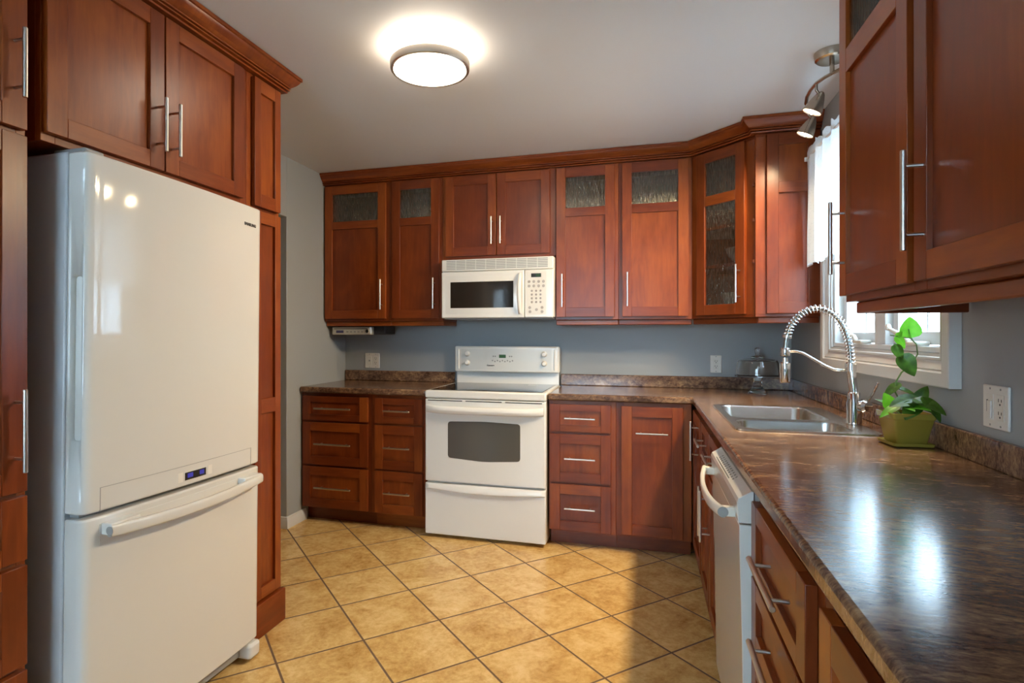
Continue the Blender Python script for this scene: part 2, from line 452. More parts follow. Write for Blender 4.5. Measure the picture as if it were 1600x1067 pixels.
# window in the right wall
win = bpy.data.objects.new('window_1', None); COL.objects.link(win); win.location = (0, -1.397, WZ0); struct(win)
def casing():
    m = MB(); bm = m.bm
    y0, y1, z0, z1 = -2.043, -0.752, 1.104, 2.252
    # (inset from the outer edge, height above the wall)
    prof = [(0.0, 0.001), (0.0, 0.032), (0.004, 0.034), (0.042, 0.034), (0.046, 0.030), (0.048, 0.024), (0.053, 0.027), (0.058, 0.024), (0.066, 0.018), (0.078, 0.014), (0.082, 0.019), (0.088, 0.019), (0.091, 0.013), (0.100, 0.011), (0.100, 0.001)]
    rings = [[bm.verts.new((-h, y, z)) for y, z in ((y0+i, z0+i), (y1-i, z0+i), (y1-i, z1-i), (y0+i, z1-i))] for i, h in prof]
    n = len(rings)
    for i in range(n):
        A, B_ = rings[i], rings[(i+1) % n]
        for k in range(4): bm.faces.new([A[k], A[(k+1) % 4], B_[(k+1) % 4], B_[k]])
    bmesh.ops.recalc_face_normals(bm, faces=bm.faces)
    return m
casing().build('casing', TRIM, win, world=True, sharp=25)
m = MB()
for y in (WY0, WY1-0.02): m.box(-0.001, 0.12, y, y+0.02, WZ0, WZ1)
m.box(-0.001, 0.12, WY0+0.02, WY1-0.02, WZ0, WZ0+0.02, 'y').box(-0.001, 0.12, WY0+0.02, WY1-0.02, WZ1-0.02, WZ1, 'y')
m.box(0.010, 0.12, -1.452, -1.342, WZ0+0.02, WZ1-0.02)
m.build('window_frame', VINYL, win, bevel=0.003, world=True)
for (a, b) in ((WY0+0.02, -1.452), (-1.342, WY1-0.02)):
    f = MB(); t = 0.045
    f.box(0.035, 0.085, a+0.004, b-0.004, WZ0+0.024, WZ0+0.024+t, 'y').box(0.035, 0.085, a+0.004, b-0.004, WZ1-0.024-t, WZ1-0.024, 'y')
    f.box(0.035, 0.085, a+0.004, a+0.004+t, WZ0+0.024+t, WZ1-0.024-t).box(0.035, 0.085, b-0.004-t, b-0.004, WZ0+0.024+t, WZ1-0.024-t)
    sash = f.build('sash', VINYL, win, bevel=0.004, world=True)
    MB().box(0.058, 0.062, a+0.045, b-0.045, WZ0+0.062, WZ1-0.062).build('glass_pane', PANE, sash, world=True)
    g = MB(); yc = (a+b)/2 + 0.02
    g.box(0.064, 0.070, yc-0.005, yc+0.005, WZ0+0.066, WZ1-0.066)
    for z in (1.60, 1.90): g.box(0.064, 0.070, a+0.05, b-0.05, z-0.005, z+0.005)
    g.build('grille', VINYL, sash, world=True)
# folding cranks on the sill of the frame
def crank(y, lift):
    b = MB().box(-0.012, 0.034, y-0.050, y+0.050, WZ0+0.0205, WZ0+0.036, 'y').build('crank_base', PLASTIC, win, bevel=0.006, world=True)
    MB().tube([(-0.004, y+0.03, WZ0+0.036), (-0.010, y+0.035, WZ0+0.052), (-0.022, y+0.075, WZ0+0.052+lift*0.5), (-0.024, y+0.13, WZ0+0.052+lift)], [0.009, 0.009, 0.008, 0.006]).build('crank_handle', PLASTIC, b, world=True)
    MB().lathe([(0.0, 0), (0.008, 0.003), (0.010, 0.014), (0.006, 0.024), (0, 0.026)], (-0.026, y+0.135, WZ0+0.045+lift), 16).build('crank_knob', PLASTIC, b, world=True)
crank(-1.72, 0.028); crank(-1.20, 0.028)

# window behind the camera
pat = bpy.data.objects.new('window_2', None); COL.objects.link(pat); pat.location = ((PX0+PX1)/2, -6.55, PZ0); struct(pat)
m = MB()
for x in (PX0, (PX0+PX1)/2-0.03, PX1-0.06): m.box(x, x+0.06, -6.58, -6.52, PZ0, PZ)
m.box(PX0, PX1, -6.579, -6.521, PZ0, PZ0+0.06, 'x').box(PX0, PX1, -6.579, -6.521, PZ-0.06, PZ, 'x')
m.build('window_frame', VINYL, pat, world=True)
MB().box(PX0+0.05, PX1-0.05, -6.552, -6.548, PZ0+0.05, PZ-0.05).build('glass_pane', PANE, pat, world=True)

# outside
o = MB().box(-30, 30, -30, 30, -0.5, -0.32).build('snowy_yard', SNOW); tag(o, 'pale snowy ground outside the kitchen window', 'ground'); o['kind'] = 'structure'
m = MB()
for k in range(26): m.prism([(5.2, -0.3+k*0.2), (5.16, -0.3+k*0.2), (5.2, -0.1+k*0.2)], -9, 7, 'y', 'y')
m.box(5.2, 5.4, -9, 7, -0.31, 4.9)
tag(m.build('neighbour_house', SIDING), 'pale house siding seen through the window over the sink', 'house')

# ------------------------------------------------------------------ cabinet kit (local: front faces -y, x along the run)
def shaker(root, name, x0, x1, z0, z1, yf, st=0.058, rl=0.058, mids=(), glass=(), sil=None):
    """frame-and-panel front whose face is at y=yf, 20 mm thick; mids = mid rails (za,zb); glass = openings (from below) that hold a pane"""
    m = MB(); yb = yf + 0.020
    m.box(x0, x0+st, yf, yb, z0, z1).box(x1-st, x1, yf, yb, z0, z1)
    m.box(x0+st, x1-st, yf+0.0002, yb, z0, z0+rl, 'x').box(x0+st, x1-st, yf+0.0002, yb, z1-rl, z1, 'x')
    for a, b in mids: m.box(x0+st, x1-st, yf+0.0002, yb, a, b, 'x')
    edges = [z0+rl] + [q for ab in mids for q in ab] + [z1-rl]
    ops = [(edges[2*i], edges[2*i+1]) for i in range(len(edges)//2)]
    for i, (a, b) in enumerate(ops):
        if i not in glass: m.box(x0+st-0.004, x1-st+0.004, yf+0.012, yf+0.0195, a-0.004, b+0.004)
    d = m.build(name, WOOD, root, bevel=0.0015)
    for i in glass:
        a, b = ops[i]
        g = MB().box(x0+st-0.003, x1-st+0.003, yf+0.011, yf+0.015, a-0.003, b+0.003).build('glass_pane', RAIN, d)
        g['label'] = 'rippled glass pane in the wooden door'
    return d
def bar_handle(front, x, z, yf, L, vertical):
    y = yf - 0.036; r = 0.006; q = L*0.5; p = L*0.5 - max(0.028, L*0.16)
    m = MB()
    if vertical:
        m.tube([(x, y, z-q), (x, y, z-q+0.0015), (x, y, z+q-0.0015), (x, y, z+q)], [r*0.8, r, r, r*0.8], 14)
        for s in (-p, p): m.tube([(x, y, z+s), (x, yf-0.0002, z+s)], 0.004, 10)
    else:
        m.tube([(x-q, y, z), (x-q+0.0015, y, z), (x+q-0.0015, y, z), (x+q, y, z)], [r*0.8, r, r, r*0.8], 14)
        for s in (-p, p): m.tube([(x+s, y, z), (x+s, yf-0.0002, z)], 0.004, 10)
    h = m.build('handle', STEEL, front); h['label'] = 'brushed nickel bar handle'
    return h
def carcass(root, w, d, z0, z1, stiles, rails, toe=0.0, shelves=(), face=0.020, name='body', top=True):
    """box open at the front behind a face frame whose front is at y=0; stiles = (xa,xb), rails = (za,zb)"""
    m = MB(); t = 0.016
    m.box(0, t, face, d, z0, z1).box(w-t, w, face, d, z0, z1)
    m.box(t, w-t, face, d, z0, z0+t, 'x')
    if top: m.box(t, w-t, face, d, z1-t, z1, 'x')
    m.box(t, w-t, d-0.008, d, z0+t, z1-t)
    for s in shelves: m.box(t, w-t, face+0.02, d-0.008, s, s+0.018, 'x')
    for a, b in stiles: m.box(a, b, 0, face, z0, z1)
    xs = [q for ab in stiles for q in ab]
    for za, zb in rails:
        for i in range(1, len(xs)-1, 2): m.box(xs[i], xs[i+1], 0.0003, face, za, zb, 'x')
    o = m.build(name, WOOD, root, bevel=0.0012)
    if toe:
        MB().box(0.0, w, 0.075, 0.093, 0.001, z0-0.0005, 'x').build('toe_kick', WOOD, root)
    return o
def light_rail(root, w, d, zt, inset=0.022, ends=(False, False)):
    m = MB().box(0.0, w, inset, inset+0.019, zt-0.034, zt-0.0005, 'x')
    if ends[0]: m.box(0, 0.019, inset+0.019, d, zt-0.034, zt-0.0005, 'y')
    if ends[1]: m.box(w-0.019, w, inset+0.019, d, zt-0.034, zt-0.0005, 'y')
    return m.build('light_rail', WOOD, root, bevel=0.004)

# ---- base cabinets on the back wall
YB = -0.600       # face frame plane
D3 = [(0.690, 0.852, 0.040), (0.392, 0.676, 0.058), (0.106, 0.378, 0.058)]
def drawer_base(label, x0, x1, dx0, dx1, hl, cols=D3):
    r = thing('drawer_cabinet', label, 'cabinet', (x0, YB, 0), 0, 'three-drawer base cabinets')
    w = x1-x0
    carcass(r, w, 0.596, 0.098, 0.872, [(0, dx0-x0+0.012), (dx1-x0-0.012, w)], [(0.098, 0.118), (0.366, 0.404), (0.664, 0.702), (0.838, 0.872)], toe=1)
    for z0, z1, rl in cols:
        d = shaker(r, 'drawer', dx0-x0, dx1-x0, z0, z1, -0.020, 0.058, rl)
        bar_handle(d, (dx0+dx1)/2-x0, (z0+z1)/2+0.002, -0.020, hl, False)
    return r
drawer_base('cherry three-drawer base cabinet in the far left corner beside the doorway wall', -3.133, -2.6105, -3.118, -2.634, 0.270)
drawer_base('narrow cherry three-drawer base cabinet just left of the white range', -2.6095, -2.222, -2.583, -2.248, 0.182)
drawer_base('cherry three-drawer base cabinet just right of the white range', -1.442, -1.0505, -1.432, -1.078, 0.178)
r = thing('pull_out_cabinet', 'cherry base cabinet right of the range with one tall front and a horizontal handle', 'cabinet', (-1.0495, YB, 0))
carcass(r, 0.413, 0.596, 0.098, 0.872, [(0, 0.044), (0.350, 0.413)], [(0.098, 0.118), (0.838, 0.872)], toe=1)
d = shaker(r, 'pull_out_front', 0.0305, 0.3665, 0.112, 0.852, -0.020, 0.058, 0.060)
bar_handle(d, 0.198, 0.703, -0.020, 0.176, False)

# ---- base cabinets on the right wall (local x runs from the far corner towards the camera)
RX = -0.615       # face frame plane, fronts at -0.635
def right_root(name, label, y, x=RX): return thing(name, label, 'cabinet', (x, y, 0), -PI/2)
r = right_root('sink_cabinet', 'long cherry base cabinet under the sink, from the inner corner to the dishwasher', -0.6385)
carcass(r, 1.2255, 0.610, 0.098, 0.872, [(0, 0.05), (0.436, 0.507), (0.832, 0.870), (1.195, 1.2255)], [(0.098, 0.118), (0.664, 0.702), (0.838, 0.872)], toe=1, top=False)
d = shaker(r, 'door', 0.036, 0.452, 0.112, 0.852, -0.020)
bar_handle(d, 0.362, 0.735, -0.020, 0.195, True)
for a, b, hx in ((0.495, 0.843, 0.812), (0.859, 1.207, 0.890)):
    d = shaker(r, 'drawer', a, b, 0.690, 0.852, -0.020, 0.055, 0.040); bar_handle(d, (a+b)/2+0.02, 0.785, -0.020, 0.182, False)
    d = shaker(r, 'door', a, b, 0.112, 0.676, -0.020); bar_handle(d, hx, 0.520, -0.020, 0.21, True)
r = right_root('drawer_cabinet', 'cherry drawer cabinet right of the dishwasher, nearest drawers in view', -2.485)
r['group'] = 'three-drawer base cabinets'
carcass(r, 0.542, 0.610, 0.098, 0.872, [(0, 0.03), (0.490, 0.542)], [(0.098, 0.118), (0.286, 0.320), (0.480, 0.515), (0.655, 0.690), (0.838, 0.872)], toe=1)
for z0, z1, rl in ((0.682, 0.852, 0.040), (0.507, 0.668, 0.040), (0.312, 0.493, 0.045), (0.112, 0.298, 0.045)):
    d = shaker(r, 'drawer', 0.005, 0.503, z0, z1, -0.020, 0.058, rl); bar_handle(d, 0.318, (z0+z1)/2+0.01, -0.020, 0.245, False)
del r['group']
r = right_root('door_cabinet', 'cherry base cabinet door cut off at the bottom edge, nearest the viewer', -3.028)
carcass(r, 0.60, 0.610, 0.098, 0.872, [(0, 0.05), (0.56, 0.60)], [(0.098, 0.118), (0.838, 0.872)], toe=1)
d = shaker(r, 'door', 0.040, 0.58, 0.112, 0.852, -0.020); bar_handle(d, 0.54, 0.735, -0.020, 0.195, True)
bpy.data.objects['drawer_cabinet']['group'] = 'three-drawer base cabinets'

# ---- upper cabinets on the back wall
YU = -0.310
ZB, ZT = 1.360, 2.345
def upper(label, x0, x1, doors, name='upper_cabinet', z0=ZB, stiles=None, rail_ends=(False, False), glass=True, rail=True):
    r = thing(name, label, 'cabinet', (x0, YU, 0), 0, 'glass-topped upper cabinets' if glass else None); w = x1-x0
    st = stiles or [(0, doors[0][0]-x0+0.012), (doors[0][1]-x0-0.012, w)]
    carcass(r, w, 0.308, z0, ZT, st, [(z0, z0+0.034), (ZT-0.040, ZT)], shelves=(1.70, 2.04) if glass else ())
    if rail: light_rail(r, w, 0.300, z0, ends=rail_ends)
    for (a, b, hx) in doors:
        if glass: d = shaker(r, 'door', a-x0, b-x0, 1.378, 2.334, -0.020, 0.058, 0.060, mids=((2.022, 2.077),), glass=(1,))
        else: d = shaker(r, 'door', a-x0, b-x0, z0+0.020, 2.334, -0.020, 0.058, 0.060)
        zc, hl = (1.546, 0.212) if glass else (1.955, 0.182)
        bar_handle(d, hx-x0, zc, -0.020, hl, True)
    return r
upper('cherry upper cabinet in the left corner with a wide glass pane, above the silver radio', -3.133, -2.6135, [(-3.122, -2.643, -2.667)])
upper('narrow cherry upper cabinet with a small glass pane, left of the microwave', -2.6125, -2.2205, [(-2.591, -2.243, -2.275)], rail_ends=(False, True))
upper('short cherry upper cabinet with two doors directly above the microwave', -2.2195, -1.4455, [(-2.196, -1.840, -1.866), (-1.834, -1.482, -1.805)], z0=1.775, stiles=[(0, 0.036), (0.728, 0.774)], glass=False, rail=False)
upper('cherry upper cabinet with a glass pane, immediately right of the microwave', -1.4445, -1.0495, [(-1.438, -1.073, -1.398)], rail_ends=(True, False))
upper('cherry upper cabinet with a glass pane, between the microwave-side one and the angled corner', -1.0485, -0.6135, [(-1.026, -0.636, -0.994)])

# ---- angled corner cabinet
CA, CB = Vector((-0.6125, YU)), Vector((-0.315, -0.6075))
YE = -0.640
r = thing('corner_upper_cabinet', 'angled corner upper cabinet with a full glass door showing dishes', 'cabinet', (-0.30, -0.30, ZB))
outer = [(-0.003, -0.003), (-0.6125, -0.003), (CA.x, CA.y), (CB.x, CB.y), (CB.x, YE), (-0.003, YE)]
m = MB()
t = 0.016
for z in (ZB, ZT-t): m.prism(outer, z, z+t, 'z', 'x')
inner = [(-0.022, -0.022), (-0.590, -0.022), (-0.590, -0.315), (-0.325, -0.580), (-0.325, YE+0.02), (-0.022, YE+0.02)]
for z in (1.655, 1.880, 2.07): m.prism(inner, z, z+0.018, 'z', 'x')
m.box(-0.6125, -0.6125+t, CA.y, -0.003, ZB+t, ZT-t).box(-0.596, -0.003, -0.012, -0.003, ZB+t, ZT-t)
m.box(-0.012, -0.003, YE, -0.012, ZB+t, ZT-t).box(CB.x, -0.012, YE, YE+0.018, ZB+t, ZT-t)
m.box(CB.x, CB.x+0.018, YE+0.018, CB.y, ZB+t, ZT-t)
dv = (CB-CA).normalized(); nv = Vector((dv.y, -dv.x))          # nv points into the room
LD = (CB-CA).length
def diag(a, b, q0, q1, z0, z1):
    return [CA + dv*a - nv*q0, CA + dv*b - nv*q0, CA + dv*b - nv*q1, CA + dv*a - nv*q1], z0, z1
for a, b, z0, z1, g in ((0, 0.058, ZB+t, ZT-t, 'z'), (LD-0.058, LD, ZB+t, ZT-t, 'z'), (0.058, LD-0.058, ZB+t, ZB+0.034, 'x'), (0.058, LD-0.058, ZT-0.04, ZT-t, 'x')):
    p, za, zb = diag(a, b, 0.0, 0.018, z0, z1); m.prism([(v.x, v.y) for v in p], za, zb, 'z', g)
body = m.build('body', WOOD, r, bevel=0.0012, world=True)
mr = MB()
RI = 0.022
pA, pB = CA - nv*RI + dv*0.0, CB - nv*RI
mr.sweep([(-0.6125, YU+RI), (pA.x, pA.y)] if False else [(pA.x-0.008, pA.y+0.008), (pB.x, pB.y), (pB.x, YE+RI), (-0.003, YE+RI)], [(0, ZB-0.034), (0, ZB-0.0005), (-0.018, ZB-0.0005), (-0.018, ZB-0.034)])
mr.build('light_rail', WOOD, r, bevel=0.004, world=True)
d = shaker(r, 'door', 0, LD-0.096, 0, 0.956, -0.020, 0.058, 0.060, mids=((0.642, 0.699),), glass=(0, 1))
q = CA + dv*0.048
d.matrix_basis = wm(r).inverted() @ (Matrix.Translation((q.x, q.y, 1.378)) @ Matrix.Rotation(-PI/4, 4, 'Z'))
bar_handle(d, LD-0.096-0.028, 0.170, -0.020, 0.212, True)
d = shaker(r, 'end_panel', 0, 0.255, 0, 0.956, -0.020, 0.058, 0.060, mids=((0.642, 0.699),))
d.matrix_basis = wm(r).inverted() @ Matrix.Translation((-0.263, YE-0.0005, 1.378))

# dishes behind the corner door
def bowl(name, c, R, h, label, cat):
    pr = [(0.0, 0.004), (R*0.38, 0.004), (R*0.42, 0.0), (R*0.48, 0.0), (R*0.52, 0.008), (R*0.86, h*0.55), (R, h), (R*0.97, h), (R*0.82, h*0.58), (R*0.46, 0.013), (0, 0.010)]
    tag(MB().lathe(pr, c, 40).build(name, CHINA), label, cat)
bowl('serving_bowl', (-0.29, -0.30, 1.674), 0.135, 0.105, 'large white bowl on the middle shelf behind the corner glass door', 'bowl')
bowl('mixing_bowl', (-0.30, -0.30, 1.377), 0.150, 0.135, 'wide white bowl at the bottom of the corner glass cabinet', 'bowl')

# ---- upper cabinets on the right wall
r = thing('upper_cabinet', 'large cherry two-door upper cabinet with glass tops on the right wall, nearest the viewer', 'cabinet', (-0.310, -2.088, 0), -PI/2, 'glass-topped upper cabinets')
carcass(r, 0.99, 0.307, ZB, ZT, [(0, 0.04), (0.455, 0.515), (0.95, 0.99)], [(ZB, ZB+0.034), (ZT-0.040, ZT)], shelves=(1.70, 2.04))
light_rail(r, 0.99, 0.300, ZB, inset=0.026, ends=(True, False))
for a, b in ((0.004, 0.468), (0.502, 0.966)):
    d = shaker(r, 'door', a, b, 1.378, 2.334, -0.020, 0.058, 0.060, mids=((2.022, 2.090),), glass=(1,))
    bar_handle(d, a+0.045, 1.545, -0.020, 0.212, True)
MB().sweep([(0.0, 0.305), (0.0, 0.0), (0.99, 0.0)], [(0, 2.3465), (0.022, 2.3465), (0.05, 2.39), (0.06, 2.42), (0, 2.42)]).build('crown', WOOD, r)

# ---- crown moulding over the back uppers and the corner
CROWN = [(-0.10, 2.347), (-0.10, 2.422), (0.072, 2.422), (0.072, 2.409), (0.066, 2.407), (0.064, 2.401), (0.059, 2.393), (0.050, 2.383), (0.042, 2.376), (0.036, 2.373), (0.036, 2.368), (0.024, 2.366), (0.033, 2.362), (0.033, 2.357), (0.017, 2.354), (0.027, 2.350), (0.024, 2.345), (0.002, 2.345), (0.002, 2.347)]
# a cap board behind the doors' heads and the profiled front
o = MB().sweep([(-3.132, YU-0.002), (CA.x, CA.y-0.002), (CB.x-0.002, CB.y), (CB.x-0.002, YE-0.002), (-0.003, YE-0.002)], CROWN).build('crown_molding', WOOD)
tag(o, 'dark cherry crown moulding along the ceiling above the back wall cabinets', 'moulding')

# ------------------------------------------------------------------ tall cabinets around the fridge on the left (front faces +x)
FX = -2.457
def left_root(name, label, y): return thing(name, label, 'cabinet', (FX, y, 0), PI/2)
DEPL = FX - XL - 0.004
# far filler pantry: local x from y=-2.040 to -1.823
r = left_root('tall_pantry_cabinet', 'tall narrow cherry pantry cabinet at the far side of the fridge', -2.040)
carcass(r, 0.217, DEPL, 0.145, ZT, [(0, 0.040), (0.190, 0.217)], [(0.145, 0.180), (1.765, 1.815), (ZT-0.036, ZT)])
shaker(r, 'door', 0.029, 0.205, 1.800, 2.334, -0.020, 0.040, 0.055)
shaker(r, 'door', 0.029, 0.205, 0.150, 1.782, -0.020, 0.040, 0.050, mids=((0.930, 0.992),))
MB().box(-0.0, 0.221, -0.034, DEPL-0.01, 0.001, 0.142, 'x').build('plinth', WOOD, r, bevel=0.004)
# cabinet above the fridge
r = left_root('over_fridge_cabinet', 'cherry two-door cabinet above the white refrigerator', -2.878)
carcass(r, 0.837, DEPL, 1.790, ZT, [(0, 0.040), (0.797, 0.837)], [(1.790, 1.825), (ZT-0.036, ZT)])
for a, b, hx in ((0.004, 0.400, 0.371), (0.406, 0.800, 0.431)):
    d = shaker(r, 'door', a, b, 1.812, 2.334, -0.020, 0.058, 0.055); bar_handle(d, hx, 1.955, -0.020, 0.178, True)
# near tall pantry
r = left_root('tall_pantry_cabinet', 'tall cherry pantry with drawers below, cut off by the left edge, beside the fridge', -3.42)
carcass(r, 0.502, DEPL, 0.100, ZT, [(0, 0.04), (0.478, 0.502)], [(0.100, 0.125), (0.385, 0.412), (0.660, 0.685), (0.84, 0.87), (1.770, 1.81), (ZT-0.036, ZT)], toe=1)
d = shaker(r, 'door', 0.02, 0.494, 1.796, 2.334, -0.020, 0.063, 0.055); bar_handle(d, 0.462, 1.955, -0.020, 0.178, True)
d = shaker(r, 'door', 0.02, 0.494, 0.856, 1.780, -0.020, 0.063, 0.055); bar_handle(d, 0.462, 1.018, -0.020, 0.212, True)
for z0, z1 in ((0.677, 0.844), (0.404, 0.663), (0.115, 0.390)):
    d = shaker(r, 'drawer', 0.02, 0.494, z0, z1, -0.020, 0.063, 0.045); bar_handle(d, 0.257, (z0+z1)/2, -0.020, 0.20, False)
o = MB().sweep([(FX+0.002, -3.42), (FX+0.002, -1.821), (XL+0.004, -1.821)], CROWN).build('crown_molding', WOOD)
tag(o, 'cherry crown moulding along the ceiling above the fridge cabinets', 'moulding')

# ------------------------------------------------------------------ worktops
ZC0, ZC1 = 0.876, 0.914
def slab(cells, z0, z1):
    m = MB(); vs = {}
    xs = sorted({c[0] for c in cells} | {c[1] for c in cells}); ys = sorted({c[2] for c in cells} | {c[3] for c in cells})
    occ = set()
    for i in range(len(xs)-1):
        for j in range(len(ys)-1):
            cx, cy = (xs[i]+xs[i+1])/2, (ys[j]+ys[j+1])/2
            if any(a < cx < b and c < cy < d for a, b, c, d in cells): occ.add((i, j))
    def V(i, j, z):
        k = (i, j, z)
        if k not in vs: vs[k] = m.bm.verts.new((xs[i], ys[j], z))
        return vs[k]
    for (i, j) in occ:
        m.bm.faces.new([V(i, j, z1), V(i+1, j, z1), V(i+1, j+1, z1), V(i, j+1, z1)])
        m.bm.faces.new([V(i, j, z0), V(i, j+1, z0), V(i+1, j+1, z0), V(i+1, j, z0)])
        for (di, dj, a, b) in ((-1, 0, (i, j+1), (i, j)), (1, 0, (i+1, j), (i+1, j+1)), (0, -1, (i, j), (i+1, j)), (0, 1, (i+1, j+1), (i, j+1))):
            if (i+di, j+dj) not in occ: m.bm.faces.new([V(*a, z0), V(*b, z0), V(*b, z1), V(*a, z1)])
    bmesh.ops.recalc_face_normals(m.bm, faces=m.bm.faces)
    return m
r = thing('worktop', 'brown mottled worktop in the left corner beside the range', 'worktop', (-2.67, -0.32, ZC0))
slab([(-3.132, -2.220, -0.635, -0.002)], ZC0, ZC1).build('countertop', COUNTER, r, bevel=0.010, seg=4, world=True)
MB().box(-3.130, -2.232, -0.022, -0.002, ZC1+0.0003, 0.991).build('backsplash', COUNTER, r, bevel=0.004, world=True)
r = thing('worktop', 'long brown mottled L-shaped worktop holding the sink and running towards the viewer', 'worktop', (-0.32, -2.0, ZC0))
SX0, SX1, SY0, SY1 = -0.555, -0.105, -1.755, -0.985       # cut-out under the sink rim
slab([(-1.443, -0.002, -0.635, -0.002), (-0.635, SX0, -3.60, -0.635), (SX1, -0.002, -3.60, -0.635), (SX0, SX1, SY1, -0.635), (SX0, SX1, -3.60, SY0)], ZC0, ZC1).build('countertop', COUNTER, r, bevel=0.010, seg=4, world=True)
MB().box(-1.452, -0.002, -0.022, -0.002, ZC1+0.0003, 0.991, 'x').box(-0.022, -0.002, -3.60, -0.022, ZC1+0.0003, 0.991, 'y').build('backsplash', COUNTER, r, bevel=0.004, world=True)

# ------------------------------------------------------------------ sink and tap
def rrect(x0, x1, y0, y1, r, n=5):
    out = []
    for cx, cy, a0 in ((x1-r, y1-r, 0), (x0+r, y1-r, PI/2), (x0+r, y0+r, PI), (x1-r, y0+r, 1.5*PI)):
        for k in range(n+1):
            a = a0 + k/n*PI/2; out.append((cx + r*math.cos(a), cy + r*math.sin(a)))
    return out
def make_sink():
    root = thing('kitchen_sink', 'stainless steel double-bowl sink set into the brown worktop under the window', 'sink', (-0.33, -1.37, ZC1))
    m = MB(); bm = m.bm
    zt = ZC1 + 0.006
    O = rrect(-0.568, -0.095, -1.770, -0.970, 0.035)
    b1 = rrect(-0.540, -0.170, -1.450, -1.010, 0.055); b2 = rrect(-0.540, -0.170, -1.738, -1.500, 0.055)
    def loop(P, z): return [bm.verts.new((p[0], p[1], z)) for p in P]
    o0, o1 = loop(O, ZC1+0.0005), loop([(p[0]*0.994-0.0019, p[1]+(0.003 if p[1] < -1.37 else -0.003)) for p in O], zt)
    n = len(O)
    for k in range(n): bm.faces.new([o0[k], o0[(k+1) % n], o1[(k+1) % n], o1[k]])
    tops = []
    for P in (b1, b2):
        t = loop(P, zt); tops.append(t)
        cx = sum(p[0] for p in P)/len(P); cy = sum(p[1] for p in P)/len(P)
        def sc(s): return [(cx+(p[0]-cx)*s, cy+(p[1]-cy)*s) for p in P]
        rings = [t, loop(sc(0.985), zt-0.008), loop(sc(0.94), zt-0.15), loop(sc(0.88), zt-0.178), loop(sc(0.70), zt-0.186), loop(sc(0.12), zt-0.190)]
        for a, b in zip(rings, rings[1:]):
            for k in range(n): bm.faces.new([a[k], a[(k+1) % n], b[(k+1) % n], b[k]])
        bm.faces.new(rings[-1])
    es = []
    for L in [o1] + tops:
        for k in range(n):
            e = bm.edges.get((L[k], L[(k+1) % n])) or bm.edges.new((L[k], L[(k+1) % n])); es.append(e)
    bmesh.ops.triangle_fill(bm, use_beauty=True, use_dissolve=False, edges=es, normal=(0, 0, 1))
    bmesh.ops.recalc_face_normals(bm, faces=bm.faces)
    m.build('basin', SINKM, root, world=True, sharp=50)
    for c in ((-0.355, -1.23), (-0.355, -1.62)):
        MB().lathe([(0, 0.003), (0.020, 0.004), (0.028, 0.006), (0.040, 0.004), (0.042, 0.0)], (c[0], c[1], zt-0.191), 24).build('drain_strainer', CHROME, root, world=True)
make_sink()

